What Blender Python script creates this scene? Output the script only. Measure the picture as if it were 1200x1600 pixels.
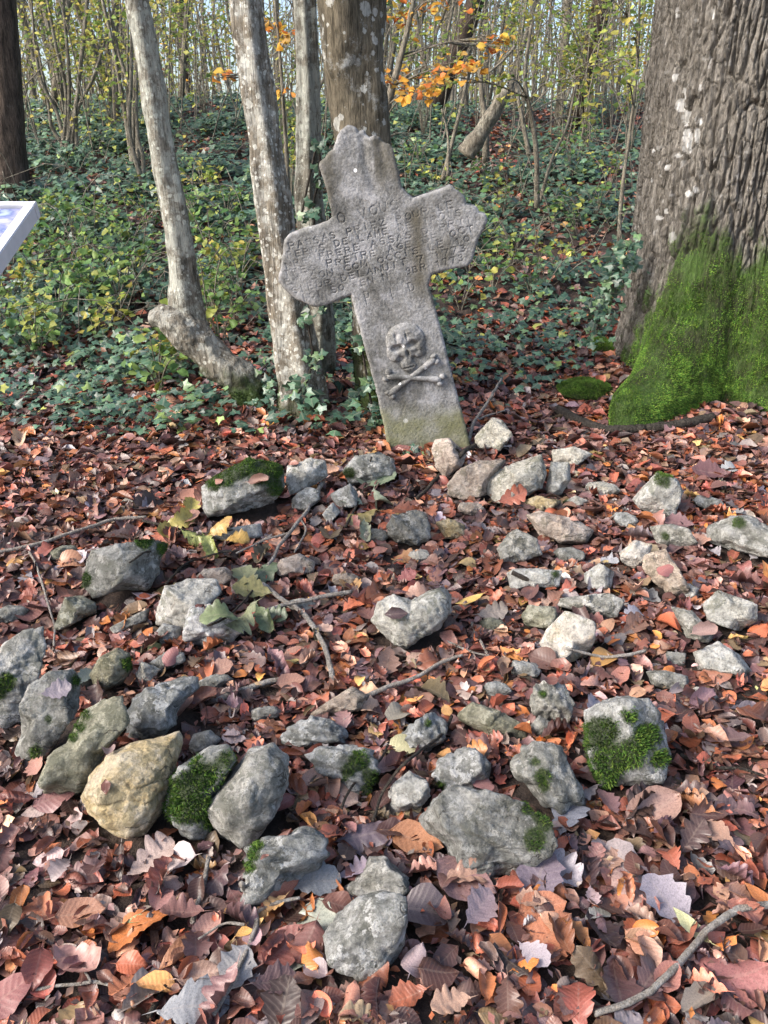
import bpy, bmesh, math, random
import numpy as np
from mathutils import Vector
from mathutils.bvhtree import BVHTree
for o in list(bpy.data.objects): bpy.data.objects.remove(o)
SC = bpy.context.scene
COL = SC.collection
rad = math.radians
# ------------------------------------------------------------------ camera, sky, sun, exposure
PITCH = rad(24.0); CAMZ = 1.5; F = 1202.0          # focal length in pixels of a 1200x1600 frame
cam_d = bpy.data.cameras.new('camera'); cam = bpy.data.objects.new('camera', cam_d); COL.objects.link(cam)
cam.location = (0, 0, CAMZ); cam.rotation_euler = (math.pi/2 - PITCH, 0, 0)
cam_d.sensor_fit = 'VERTICAL'; cam_d.sensor_height = 36.0; cam_d.lens = 36.0*F/1600.0
cam_d.clip_start = 0.05; cam_d.clip_end = 2000
SC.camera = cam
SUN_EL = rad(36); SUN_AZ = rad(-112)                # azimuth from +Y, clockwise positive: light comes from the camera's left
sun_dir = Vector((math.sin(SUN_AZ)*math.cos(SUN_EL), math.cos(SUN_AZ)*math.cos(SUN_EL), math.sin(SUN_EL)))
W = bpy.data.worlds.new('World'); SC.world = W; W.use_nodes = True
wn = W.node_tree; wn.nodes.clear()
sky = wn.nodes.new('ShaderNodeTexSky'); sky.sky_type = 'NISHITA'; sky.sun_disc = False
sky.sun_elevation = SUN_EL; sky.sun_rotation = SUN_AZ; sky.dust_density = 3.5; sky.air_density = 1.0; sky.ozone_density = 1.0
bg = wn.nodes.new('ShaderNodeBackground'); bg.inputs['Strength'].default_value = 0.15
wo = wn.nodes.new('ShaderNodeOutputWorld')
wn.links.new(sky.outputs[0], bg.inputs[0]); wn.links.new(bg.outputs[0], wo.inputs[0])
sun_l = bpy.data.lights.new('sun', 'SUN'); sun_l.energy = 2.1; sun_l.angle = rad(20); sun_l.color = (1, 0.965, 0.93)
sun = bpy.data.objects.new('sun', sun_l); COL.objects.link(sun); sun.location = (-6, -4, 12)
sun.rotation_euler = (-sun_dir).to_track_quat('-Z', 'Y').to_euler()
SC.view_settings.view_transform = 'Standard'; SC.view_settings.look = 'None'
SC.view_settings.exposure = 1.27; SC.view_settings.gamma = 1.0; SC.view_settings.use_curve_mapping = False
SC.render.engine = 'CYCLES'
SC.cycles.use_denoising = True; SC.cycles.max_bounces = 6; SC.cycles.diffuse_bounces = 3; SC.cycles.glossy_bounces = 2
SC.cycles.transmission_bounces = 3; SC.cycles.sample_clamp_indirect = 6.0
# ------------------------------------------------------------------ helpers
R0 = np.random.default_rng(7)
random.seed(7)
RGT = np.array([1., 0, 0]); UP = np.array([0, math.sin(PITCH), math.cos(PITCH)]); FWD = np.array([0, math.cos(PITCH), -math.sin(PITCH)])
CAM = np.array([0, 0, CAMZ])
def ray(px, py): return RGT*(px-600)/F + UP*(800-py)/F + FWD
def at_y(px, py, Y):
    d = ray(px, py); return CAM + d*(Y/d[1])
def project(P):
    q = np.asarray(P) - CAM; d = q @ FWD
    return 600 + F*(q @ RGT)/d, 800 - F*(q @ UP)/d, d
def _h(ix, iy, iz, s):
    n = (ix*374761393 + iy*668265263 + iz*2147483647 + s*974711) & 0xffffffff
    n = ((n ^ (n >> 13))*1274126177) & 0xffffffff
    n = ((n ^ (n >> 16))*2246822519) & 0xffffffff
    return ((n ^ (n >> 15)) & 0xffff)/65535.0
def vnoise(p, s=0):
    p = np.asarray(p, float); i = np.floor(p).astype(np.int64); f = p - i; f = f*f*(3-2*f)
    r = 0
    for a in (0, 1):
        for b in (0, 1):
            for c in (0, 1):
                w = (f[..., 0] if a else 1-f[..., 0])*(f[..., 1] if b else 1-f[..., 1])*(f[..., 2] if c else 1-f[..., 2])
                r = r + w*_h(i[..., 0]+a, i[..., 1]+b, i[..., 2]+c, s)
    return r*2-1
def fbm(p, s=0, o=4, g=0.5):
    r = 0; a = 1.0; t = 0; p = np.asarray(p, float)
    for k in range(o):
        r = r + a*vnoise(p, s+k*17); t += a; a *= g; p = p*2.03 + 11.3
    return r/t
def voro2(u, v, s=0):
    iu = np.floor(u).astype(np.int64); iv = np.floor(v).astype(np.int64)
    f1 = np.full(u.shape, 9.); f2 = np.full(u.shape, 9.)
    for a in (-1, 0, 1):
        for b in (-1, 0, 1):
            cu = iu+a; cv = iv+b
            d = np.hypot(cu + _h(cu, cv, 0*cu, s) - u, cv + _h(cu, cv, 0*cu+1, s) - v)
            n1 = np.minimum(f1, d); f2 = np.minimum(np.maximum(f1, d), f2); f1 = n1
    return f1, f2
def sstep(t): t = np.clip(t, 0, 1); return t*t*(3-2*t)
def hgt(x, y):
    x = np.asarray(x, float); y = np.asarray(y, float)
    r = 0.16*sstep((y-1.5)/2.6)
    t = np.clip((y-4.3)/11.5, 0, 1)
    r = r + 2.3*(0.55*t*(2-t) + 0.45*sstep(t))
    r = r - 0.02*np.clip(y-16, 0, 120) - 0.01*np.clip(-y, 0, 50)
    p = np.stack([x, y, 0*x], -1)
    far = sstep((y-4.5)/4)
    r = r + 0.035*fbm(p*1.1, 3, 3) + (0.02+0.14*far)*vnoise(p*0.35, 9)
    r = r + 0.16*np.exp(-(((x-1.95)/0.75)**2 + ((y-4.75)/0.7)**2))          # oak foot
    r = r + 0.10*np.exp(-(((x+0.55)/0.8)**2 + ((y-4.5)/0.45)**2))           # ivy mound round the thin trunks
    r = r - 0.10*np.exp(-(((x+1.25)/0.30)**2 + ((y-2.15)/0.35)**2))
    return r
def hnorm(x, y, e=0.03):
    gx = (hgt(x+e, y)-hgt(x-e, y))/(2*e); gy = (hgt(x, y+e)-hgt(x, y-e))/(2*e)
    n = np.stack([-gx, -gy, np.ones_like(gx)], -1); return n/np.linalg.norm(n, axis=-1, keepdims=True)
def ground_pt(px, py, lift=0.0):
    d = ray(px, py); ts = np.concatenate([np.linspace(0.6, 9, 1700), np.linspace(9.02, 60, 2500)])
    P = CAM + ts[:, None]*d; s = P[:, 2] - lift - hgt(P[:, 0], P[:, 1])
    k = np.nonzero(s <= 0)[0]
    i = k[0] if len(k) else len(ts)-1
    return P[i]
def mk(name, V, T, mat=None, parent=None, smooth=True, **attrs):
    me = bpy.data.meshes.new(name); V = np.ascontiguousarray(V, dtype=np.float32)
    if isinstance(T, np.ndarray):
        n, k = T.shape
        me.vertices.add(len(V)); me.vertices.foreach_set('co', V.ravel())
        me.loops.add(n*k); me.loops.foreach_set('vertex_index', T.astype(np.int32).ravel())
        me.polygons.add(n); me.polygons.foreach_set('loop_start', np.arange(0, n*k, k, dtype=np.int32))
        me.update(calc_edges=True)
    else:
        me.from_pydata(V.tolist(), [], T); me.update()
    me.polygons.foreach_set('use_smooth', np.full(len(me.polygons), smooth))
    for an, av in attrs.items():
        av = np.asarray(av, dtype=np.float32)
        if av.ndim == 1:
            a = me.attributes.new(an, 'FLOAT', 'POINT'); a.data.foreach_set('value', av)
        elif an == 'Col':
            a = me.attributes.new(an, 'FLOAT_COLOR', 'POINT')
            a.data.foreach_set('color', np.concatenate([av, np.ones((len(av), 1), np.float32)], 1).ravel())
        else:
            a = me.attributes.new(an, 'FLOAT_VECTOR', 'POINT'); a.data.foreach_set('vector', av.ravel())
    if mat: me.materials.append(mat)
    o = bpy.data.objects.new(name, me); COL.objects.link(o)
    if parent: o.parent = parent
    return o
def tag(o, label=None, cat=None, group=None, kind=None):
    if label: o['label'] = label
    if cat: o['category'] = cat
    if group: o['group'] = group
    if kind: o['kind'] = kind
    return o
def empty(name, loc=(0, 0, 0)):
    o = bpy.data.objects.new(name, None); COL.objects.link(o); o.location = [float(a) for a in loc]; o.empty_display_size = 0.1
    return o
def re_origin(root):                       # keep children in place while the Empty stands at the thing's base
    for c in root.children:
        c.matrix_parent_inverse.identity(); c.location = -root.location
def catmull(P, n):
    P = np.asarray(P, float)
    if len(P) == 2: return P[0] + (P[1]-P[0])*np.linspace(0, 1, n)[:, None]
    Q = np.vstack([2*P[0]-P[1], P, 2*P[-1]-P[-2]]); out = []
    for t in np.linspace(0, len(P)-1-1e-6, n):
        i = int(t); f = t-i; a, b, c, d = Q[i:i+4]
        out.append(0.5*((2*b)+(c-a)*f+(2*a-5*b+4*c-d)*f*f+(3*b-a-3*c+d)*f**3))
    return np.array(out)
def tube(P, rads, nseg=8, rings=None, rough=0.0, freq=8., seed=0, flute=0.0, nfl=5, cap=True):
    P = np.asarray(P, float); rads = np.asarray(rads, float)
    if rings:
        t = np.linspace(0, 1, len(P)); rads = np.interp(np.linspace(0, 1, rings), t, rads); P = catmull(P, rings)
    n = len(P); T = np.gradient(P, axis=0); T /= np.linalg.norm(T, axis=1, keepdims=True)+1e-9
    ref = np.array([0., 1, 0]) if abs(T[0, 1]) < 0.8 else np.array([1., 0, 0])
    U = np.cross(T, ref); U /= np.linalg.norm(U, axis=1, keepdims=True)+1e-9; B = np.cross(T, U)
    a = np.linspace(0, 2*np.pi, nseg, endpoint=False)
    dirs = np.cos(a)[None, :, None]*U[:, None, :] + np.sin(a)[None, :, None]*B[:, None, :]
    rr = np.repeat(rads[:, None], nseg, 1)
    if flute: rr = rr*(1 + flute*np.sin(nfl*a[None, :] + 2.0*fbm(P*1.5, seed+5, 2)[:, None] + seed))
    V = P[:, None, :] + dirs*rr[..., None]
    if rough: V = V + dirs*(rr*rough*fbm(V*freq, seed, 3))[..., None]
    V = V.reshape(-1, 3)
    i, j = np.meshgrid(np.arange(n-1), np.arange(nseg), indexing='ij'); j2 = (j+1) % nseg
    Q = np.stack([i*nseg+j, i*nseg+j2, (i+1)*nseg+j2, (i+1)*nseg+j], -1).reshape(-1, 4)
    Tt = np.concatenate([Q[:, [0, 1, 2]], Q[:, [0, 2, 3]]])
    if cap:
        k = len(V); V = np.vstack([V, P[0]-T[0]*rads[0]*0.15, P[-1]+T[-1]*rads[-1]*0.3])
        b = np.arange(nseg); b2 = (b+1) % nseg
        Tt = np.vstack([Tt, np.stack([b2, b, 0*b+k], -1), np.stack([(n-1)*nseg+b, (n-1)*nseg+b2, 0*b+k+1], -1)])
    return V, Tt
def join(parts):
    V = []; T = []; k = 0
    for v, t in parts: V.append(v); T.append(t+k); k += len(v)
    return np.vstack(V), np.vstack(T)
def frames(n, yaw):
    n = n/np.linalg.norm(n, axis=1, keepdims=True)
    d = np.stack([np.cos(yaw), np.sin(yaw), 0*yaw], -1)
    y = d - n*np.sum(d*n, 1, keepdims=True); y /= np.linalg.norm(y, axis=1, keepdims=True)+1e-9
    return np.stack([np.cross(y, n), y, n], -1)             # columns x, y, z
def scatter(tpl, tid, pos, Rm, sc, col, jit=0.0):
    V = []; T = []; C = []; L = []; k = 0
    for i, (tv, tt, uv) in enumerate(tpl):
        ix = np.nonzero(tid == i)[0]
        if not len(ix): continue
        v = np.einsum('nij,kj->nki', Rm[ix], tv)*sc[ix][:, None, None] + pos[ix][:, None, :]
        m = len(tv); V.append(v.reshape(-1, 3)); T.append((tt[None]+(np.arange(len(ix))*m)[:, None, None]).reshape(-1, 3)+k)
        c = np.repeat(col[ix][:, None, :], m, 1)
        C.append(c.reshape(-1, 3)); L.append(np.tile(np.c_[uv, np.zeros(m)], (len(ix), 1)) + np.repeat(np.c_[np.zeros((len(ix), 2)), ix % 97], m, 0))
        k += m*len(ix)
    return np.vstack(V), np.vstack(T), np.vstack(C), np.vstack(L)
# ------------------------------------------------------------------ leaf shapes
def leaf_tpl(kind, rng, fine=True, curl=None, petiole=True):
    if kind == 'beech':
        t = np.linspace(0, 1, 9 if fine is True else 6 if fine else 4); w = 0.33*np.sin(np.pi*t**0.85)**0.72
        w = w*(1+rng.normal(0, 0.05, len(t)))
    elif kind == 'oak':
        nl = 4.5; t = np.linspace(0, 1, 19 if fine is True else 13 if fine else 7); ph_ = rng.uniform(-.2, .2)
        w = (.03+.34*np.clip(np.sin(np.pi*t**1.25), 0, 1)**.8)*(.58+.46*np.abs(np.sin(np.pi*nl*t*.98+ph_))**.6)*(1+rng.normal(0, .05, len(t)))
    elif kind == 'maple':
        t = np.array([0, .08, .2, .33, .45, .58, .7, .82, 1.0]); w = np.array([.04, .30, .22, .46, .26, .36, .15, .16, .02])
    elif kind == 'long':
        t = np.linspace(0, 1, 7 if fine is True else 4); w = 0.17*np.sin(np.pi*t**0.9)**0.8
    elif kind == 'hazel':
        t = np.linspace(0, 1, 7 if fine is True else 5 if fine else 4); w = 0.40*np.sin(np.pi*t**0.8)**0.6
    w[0] = max(w[0], 0.004); w[-1] = max(w[-1], 0.004) if kind != 'beech' else 0.004
    us = np.array([-1, -.5, 0, .5, 1.]) if (fine is True and kind != 'oak') else np.array([-1, 0, 1.])
    wl = (np.roll(w, 1) if kind == 'oak' else w)*(1+rng.normal(0, .05, len(w))); n = len(t); m = len(us)
    fold = rng.normal(0.10, 0.17); kap = rng.normal(0, .85) if curl is None else curl; cup = rng.normal(0.5, 1.3); ph = rng.uniform(0, 6); wav = abs(rng.normal(0.02, 0.03)); tw = rng.normal(0, .45)
    V = []; UV = []
    for i in range(n):
        for u in us:
            x = u*(w[i] if u > 0 else wl[i]); s = t[i]-0.5
            z = fold*abs(x) + wav*math.sin(8*t[i]+ph)*abs(u) + rng.normal(0, .008)
            if abs(cup) > .05: z += (1-math.cos(cup*x*2))/(cup*2)*1.4; x = math.sin(cup*x*2)/(cup*2)
            y = s
            if abs(kap) > .05: y2 = math.sin(kap*s)/kap; z += (1-math.cos(kap*s))/kap; y = y2
            a = tw*s; x, z = x*math.cos(a)-z*math.sin(a), x*math.sin(a)+z*math.cos(a)
            V.append((x, y, z)); UV.append((u, t[i]))
    Q = []
    for i in range(n-1):
        for j in range(m-1):
            a = i*m+j; Q += [(a, a+1, a+m+1), (a, a+m+1, a+m)]
    if petiole and fine is True:
        b = np.array(V[m//2]); k = len(V); bend = rng.normal(0, .05)
        V += [tuple(b+(-.012, 0, 0)), tuple(b+(.012, 0, 0)), tuple(b+(bend, -.22, rng.normal(0.02, .04)))]; UV += [(0, 0)]*3; Q += [(k, k+1, k+2)]
    return np.array(V), np.array(Q), np.array(UV)
def ivy_lo(rng):
    a = np.radians([-90, 180, 135, 90, 45, 0]); r = np.array([.2, .5, .34, .62, .34, .5])*(1+rng.normal(0, .08, 6)); dz = rng.normal(-.1, .1)
    V = [(r[i]*math.cos(a[i]), r[i]*math.sin(a[i]), dz*abs(math.cos(a[i]))*r[i]*2) for i in range(6)]
    return np.array(V), np.array([(0, 2, 1), (0, 3, 2), (0, 4, 3), (0, 5, 4)]), np.array([(v[0]*1.6, .4+v[1]) for v in V])
def ivy_tpl(rng):
    a = np.array([-90, -140, -165, 165, 140, 112, 90, 68, 40, 15, -15, -40])
    r = np.array([.12, .42, .36, .50, .30, .38, .62, .38, .30, .50, .36, .42])*(1+rng.normal(0, .07, 12))
    a = np.radians(a); V = [(0, 0, 0.0)]; dz = rng.normal(-.08, .1)
    for i in range(12): V.append((r[i]*math.cos(a[i]), r[i]*math.sin(a[i]), dz*r[i]*2*abs(math.cos(a[i])) + rng.normal(0, .03)-.12*max(0, math.sin(a[i]))*r[i]))
    T = [(0, 1+i, 1+(i+1) % 12) for i in range(12)]
    UV = [(0, .4)]+[(math.cos(q)*1.6*rr, .4+rr*math.sin(q)) for q, rr in zip(a, r)]
    T = [(x, z, y) for x, y, z in T]
    return np.array(V), np.array(T), np.array(UV)
def quad_tpl(rng):
    f = rng.normal(.1, .1)
    return np.array([(0, -.5, 0), (.3, 0, f), (0, .5, 0), (-.3, 0, f)]), np.array([(0, 1, 2), (0, 2, 3)]), np.array([(0, 0), (1, .5), (0, 1), (-1, .5)])
# ------------------------------------------------------------------ materials
def newmat(name):
    m = bpy.data.materials.new(name); m.use_nodes = True; nt = m.node_tree; nt.nodes.clear()
    out = nt.nodes.new('ShaderNodeOutputMaterial'); b = nt.nodes.new('ShaderNodeBsdfPrincipled')
    nt.links.new(b.outputs[0], out.inputs[0])
    return m, nt, b, out
def N(nt, t, **kw):
    n = nt.nodes.new(t)
    for k, v in kw.items():
        if k.startswith('i_'): n.inputs[k[2:].replace('_', ' ')].default_value = v
        else: setattr(n, k, v)
    return n
def noise(nt, scale, detail=4, vec=None, rough=0.55):
    n = N(nt, 'ShaderNodeTexNoise'); n.inputs['Scale'].default_value = scale; n.inputs['Detail'].default_value = detail; n.inputs['Roughness'].default_value = rough
    if vec is not None: nt.links.new(vec, n.inputs['Vector'])
    return n.outputs[0]
def ramp(nt, src, stops):
    r = N(nt, 'ShaderNodeValToRGB'); el = r.color_ramp.elements
    while len(el) < len(stops): el.new(0.5)
    for e, (p, c) in zip(el, stops):
        e.position = p; e.color = (c, c, c, 1) if not isinstance(c, tuple) else (*c, 1)
    nt.links.new(src, r.inputs[0]); return r.outputs[0]
def mix(nt, fac, a, b, mode='MIX'):
    n = N(nt, 'ShaderNodeMix', data_type='RGBA', blend_type=mode)
    for s, v in ((0, fac), (6, a), (7, b)):
        if hasattr(v, 'is_linked'): nt.links.new(v, n.inputs[s])
        else: n.inputs[s].default_value = v if s == 0 else (*v, 1)
    return n.outputs[2]
def math_(nt, op, a, b=None, c=None):
    n = N(nt, 'ShaderNodeMath', operation=op)
    for s, v in ((0, a), (1, b), (2, c)):
        if v is None: continue
        if hasattr(v, 'is_linked'): nt.links.new(v, n.inputs[s])
        else: n.inputs[s].default_value = v
    return n.outputs[0]
def bump(nt, b, h, strength, dist, prev=None):
    n = N(nt, 'ShaderNodeBump'); n.inputs['Strength'].default_value = strength; n.inputs['Distance'].default_value = dist
    nt.links.new(h, n.inputs['Height'])
    if prev is not None: nt.links.new(prev, n.inputs['Normal'])
    nt.links.new(n.outputs[0], b.inputs['Normal']); return n.outputs[0]
def attr(nt, name, typ='GEOMETRY'):
    return N(nt, 'ShaderNodeAttribute', attribute_name=name, attribute_type=typ)
def pos(nt, scale=(1, 1, 1)):
    t = N(nt, 'ShaderNodeTexCoord'); m = N(nt, 'ShaderNodeMapping'); m.inputs['Scale'].default_value = scale
    nt.links.new(t.outputs['Object'], m.inputs[0]); return m.outputs[0]
def leaf_mat(name, objcol=False, transl=0.12, rough=0.42, spec=0.5, veins=0.16, blotch=0.7):
    m, nt, b, out = newmat(name)
    col = N(nt, 'ShaderNodeObjectInfo').outputs['Color'] if objcol else attr(nt, 'Col').outputs['Color']
    sep = N(nt, 'ShaderNodeSeparateXYZ'); nt.links.new(attr(nt, 'luv').outputs['Vector'], sep.inputs[0])
    au = math_(nt, 'ABSOLUTE', sep.outputs[0])
    mid = math_(nt, 'LESS_THAN', au, 0.07)
    fr = math_(nt, 'FRACT', math_(nt, 'MULTIPLY', math_(nt, 'SUBTRACT', sep.outputs[1], math_(nt, 'MULTIPLY', au, 0.17)), 9.0))
    side = math_(nt, 'LESS_THAN', fr, 0.14)
    vein = math_(nt, 'MAXIMUM', mid, math_(nt, 'MULTIPLY', side, 0.6))
    p = pos(nt)
    nz = noise(nt, 38, 5, p, 0.65)
    c = mix(nt, blotch, col, ramp(nt, nz, [(0.3, 0.3), (0.48, 0.95), (0.75, 1.4)]), 'MULTIPLY')
    c = mix(nt, math_(nt, 'MULTIPLY', ramp(nt, noise(nt, 90, 4, p, .7), [(0.58, 0.0), (0.64, 0.7)]), blotch), c, mix(nt, .8, c, (.03, .022, .018)))
    c = mix(nt, math_(nt, 'MULTIPLY', vein, veins), c, mix(nt, 0.5, c, (0.62, 0.5, 0.38)))
    nt.links.new(c, b.inputs['Base Color']); b.inputs['Roughness'].default_value = rough; b.inputs['Specular IOR Level'].default_value = spec
    hgt_ = math_(nt, 'ADD', math_(nt, 'SINE', math_(nt, 'MULTIPLY', fr, 6.283)), math_(nt, 'MULTIPLY', noise(nt, 120, 3, p), 1.5))
    bump(nt, b, hgt_, 0.16, 0.0012)
    if transl:
        tr = N(nt, 'ShaderNodeBsdfTranslucent'); nt.links.new(c, tr.inputs[0]); ms = N(nt, 'ShaderNodeMixShader'); ms.inputs[0].default_value = transl
        nt.links.new(b.outputs[0], ms.inputs[1]); nt.links.new(tr.outputs[0], ms.inputs[2]); nt.links.new(ms.outputs[0], out.inputs[0])
    return m
M = {}
M['litter'] = leaf_mat('dead_leaf')
M['leafpiece'] = leaf_mat('dead_leaf_single', objcol=True)
M['ivy'] = leaf_mat('ivy_leaf', transl=0.06, rough=0.40, spec=0.5, veins=0.25, blotch=0.35)
M['foliage'] = leaf_mat('green_leaf', transl=0.5, rough=0.5, spec=0.3, veins=0.15, blotch=0.3)
def moss_mat():
    m, nt, b, out = newmat('moss')
    c = mix(nt, 0.5, attr(nt, 'Col').outputs['Color'], ramp(nt, noise(nt, 14, 3, pos(nt)), [(0.3, 0.45), (0.65, 1.3)]), 'MULTIPLY')
    nt.links.new(c, b.inputs['Base Color']); b.inputs['Roughness'].default_value = 0.8; b.inputs['Specular IOR Level'].default_value = 0.2
    return m
M['moss'] = moss_mat()
def soil():
    m, nt, b, out = newmat('forest_soil'); p = pos(nt)
    n1 = noise(nt, 9, 8, p, 0.7); n2 = noise(nt, 55, 5, p, 0.7)
    c = ramp(nt, n1, [(0.3, (.018, .012, .009)), (0.55, (.045, .028, .020)), (0.75, (.085, .050, .034))])
    c = mix(nt, 0.5, c, ramp(nt, n2, [(0.35, 0.4), (0.7, 1.6)]), 'MULTIPLY')
    nt.links.new(c, b.inputs['Base Color']); b.inputs['Roughness'].default_value = 0.85
    bump(nt, b, n2, 0.8, 0.02); return m
M['soil'] = soil()
def rock(name, base, dark, light, lich=0.7, warm=None):
    m, nt, b, out = newmat(name); p = pos(nt)
    g = noise(nt, 11, 8, p, 0.72); f = noise(nt, 75, 6, p, 0.75); v = noise(nt, 26, 6, p, .7)
    c = ramp(nt, g, [(0.36, dark), (0.47, base), (0.60, light)])
    if warm: c = mix(nt, ramp(nt, noise(nt, 9, 4, p), [(0.48, 0.0), (0.6, 0.75)]), c, warm)
    c = mix(nt, 0.9, c, ramp(nt, f, [(0.30, 0.35), (0.5, 1.0), (0.70, 1.5)]), 'MULTIPLY')
    c = mix(nt, ramp(nt, v, [(0.53, 0.0), (0.57, lich)]), c, tuple(min(.8, x*1.25+.05) for x in light))    # pale lichen crust
    c = mix(nt, ramp(nt, noise(nt, 13, 7, p, .75), [(0.52, 0.0), (0.58, 0.7)]), c, tuple(x*.5 for x in (dark[0], dark[1]*1.1, dark[2]*.8)))   # dark algae
    # a few hairline veins and cracks
    wv = N(nt, 'ShaderNodeVectorMath', operation='ADD'); nv = N(nt, 'ShaderNodeTexNoise'); nv.inputs['Scale'].default_value = 9; nv.inputs['Detail'].default_value = 5; nt.links.new(p, nv.inputs[0])
    sc = N(nt, 'ShaderNodeVectorMath', operation='SCALE'); sc.inputs['Scale'].default_value = 0.30; nt.links.new(nv.outputs['Color'], sc.inputs[0]); nt.links.new(p, wv.inputs[0]); nt.links.new(sc.outputs[0], wv.inputs[1])
    vo = N(nt, 'ShaderNodeTexVoronoi', feature='DISTANCE_TO_EDGE'); vo.inputs['Scale'].default_value = 9; nt.links.new(wv.outputs[0], vo.inputs['Vector'])
    crack = ramp(nt, vo.outputs['Distance'], [(0.0, 0.0), (0.03, 1.0)])
    cm = ramp(nt, noise(nt, 7, 2, p), [(0.50, 0.0), (0.57, 0.9)])
    c = mix(nt, math_(nt, 'MULTIPLY', math_(nt, 'SUBTRACT', 1.0, crack), cm), c, (.05, .045, .036))
    rnd = N(nt, 'ShaderNodeObjectInfo').outputs['Random']
    c = mix(nt, 1.0, c, ramp(nt, rnd, [(0.0, (.72, .72, .70)), (.25, (1.12, 1.08, 1.0)), (.5, (.88, .90, .92)), (.75, (1.18, 1.16, 1.14)), (1.0, (.95, .90, .80))]), 'MULTIPLY')
    mo = attr(nt, 'moss').outputs['Fac']
    c = mix(nt, mo, c, (.035, .055, .010))
    nt.links.new(c, b.inputs['Base Color']); b.inputs['Roughness'].default_value = 0.75; b.inputs['Specular IOR Level'].default_value = 0.4
    h = math_(nt, 'ADD', math_(nt, 'ADD', math_(nt, 'MULTIPLY', f, 0.6), math_(nt, 'MULTIPLY', g, 1.2)), math_(nt, 'MULTIPLY', math_(nt, 'MULTIPLY', crack, cm), 0.25))
    n1 = bump(nt, b, h, 1.0, 0.032); bump(nt, b, noise(nt, 240, 4, p, .7), 0.6, 0.003, n1)
    return m
M['grey'] = rock('limestone_grey', (.26, .262, .245), (.11, .113, .098), (.47, .472, .465))
M['pale'] = rock('limestone_pale', (.44, .43, .39), (.24, .23, .20), (.58, .57, .54), 0.4)
M['white'] = rock('limestone_white', (.62, .60, .58), (.40, .38, .35), (.74, .73, .72), 0.3, warm=(.52, .38, .22))
M['yellow'] = rock('limestone_yellow', (.50, .39, .21), (.28, .21, .11), (.60, .51, .36), 0.45, warm=(.52, .45, .34))
M['pink'] = rock('limestone_pink', (.40, .33, .275), (.21, .165, .135), (.52, .455, .40), 0.4)
M['olive'] = rock('limestone_olive', (.25, .245, .18), (.11, .112, .07), (.42, .41, .33))
def bark(name, c0, c1, lich, lthr=(0.5, 0.6), spots=None, stretch=6.0, scale=9, bstr=1.0, fiss=0.6):
    m, nt, b, out = newmat(name); p = pos(nt); ps = pos(nt, (1, 1, 1/stretch)); pf = pos(nt, (1, 1, 1/(stretch*2)))
    n1 = noise(nt, scale*3, 7, ps, 0.72); n2 = noise(nt, scale*12, 6, ps, .75); n3 = noise(nt, scale*5, 5, pf, .65)
    c = ramp(nt, n1, [(0.34, c0), (0.60, c1)])
    c = mix(nt, 0.85, c, ramp(nt, n2, [(0.3, 0.4), (0.5, 1.0), (0.7, 1.5)]), 'MULTIPLY')
    l = math_(nt, 'MULTIPLY', ramp(nt, noise(nt, scale, 8, p, .8), [(lthr[0], 0.0), (lthr[1], 0.8)]), ramp(nt, n2, [(.34, .35), (.5, 1.0)]))
    c = mix(nt, l, c, lich)
    fi = ramp(nt, n3, [(0.36, 1.0), (0.44, 0.0)])
    c = mix(nt, math_(nt, 'MULTIPLY', fi, fiss), c, tuple(x*.45 for x in c0))
    for k, sp_ in enumerate(spots or ()):
        vo = N(nt, 'ShaderNodeTexVoronoi'); vo.inputs['Scale'].default_value = sp_; vo.inputs['Randomness'].default_value = 1.0; nt.links.new(p, vo.inputs['Vector'])
        s = N(nt, 'ShaderNodeSeparateColor'); nt.links.new(vo.outputs['Color'], s.inputs[0])
        th = math_(nt, 'MULTIPLY', math_(nt, 'SUBTRACT', s.outputs[0], 0.42), 0.75)
        d = math_(nt, 'ADD', vo.outputs['Distance'], math_(nt, 'MULTIPLY', math_(nt, 'SUBTRACT', noise(nt, 90, 5, p, .7), 0.5), 0.7))
        c = mix(nt, math_(nt, 'MULTIPLY', math_(nt, 'LESS_THAN', d, th), ramp(nt, n2, [(.36, .35), (.55, .9)])), c, tuple(min(.8, x*(1.2+.12*k)) for x in lich))
    c = mix(nt, attr(nt, 'white').outputs['Fac'], c, (.70, .69, .66))
    c = mix(nt, attr(nt, 'moss').outputs['Fac'], c, mix(nt, ramp(nt, noise(nt, 5, 5, p, .7), [(.42, 0.), (.58, 1.)]), (.034, .042, .014), (.062, .120, .022)))
    nt.links.new(c, b.inputs['Base Color']); b.inputs['Roughness'].default_value = 0.85; b.inputs['Specular IOR Level'].default_value = 0.2
    h = math_(nt, 'SUBTRACT', math_(nt, 'ADD', n1, math_(nt, 'MULTIPLY', n2, 0.6)), math_(nt, 'MULTIPLY', fi, 0.35))
    bump(nt, b, h, bstr, 0.022); return m
M['oakbark'] = bark('oak_bark', (.115, .102, .085), (.285, .262, .228), (.40, .385, .35), (0.58, 0.7), stretch=4)
M['paletrunk'] = bark('lichened_bark', (.12, .11, .085), (.27, .25, .205), (.52, .535, .47), (0.44, 0.53), spots=(14, 34))
M['spottrunk'] = bark('spotted_bark', (.12, .10, .075), (.28, .245, .19), (.56, .56, .51), (0.46, 0.58), spots=(17, 30, 44))
M['browntrunk'] = bark('brown_bark', (.08, .068, .046), (.20, .17, .12), (.48, .48, .44), (0.54, 0.63), spots=(13, 24))
M['darktrunk'] = bark('dark_bark', (.035, .026, .02), (.10, .075, .06), (.16, .14, .12), (0.6, 0.75))
M['limbbark'] = bark('limb_bark', (.12, .105, .08), (.26, .235, .19), (.47, .47, .42), (0.46, 0.60), spots=(16, 36))
M['farbark'] = bark('far_bark', (.11, .098, .075), (.27, .24, .19), (.38, .37, .30), (0.5, 0.65), stretch=3)
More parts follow.
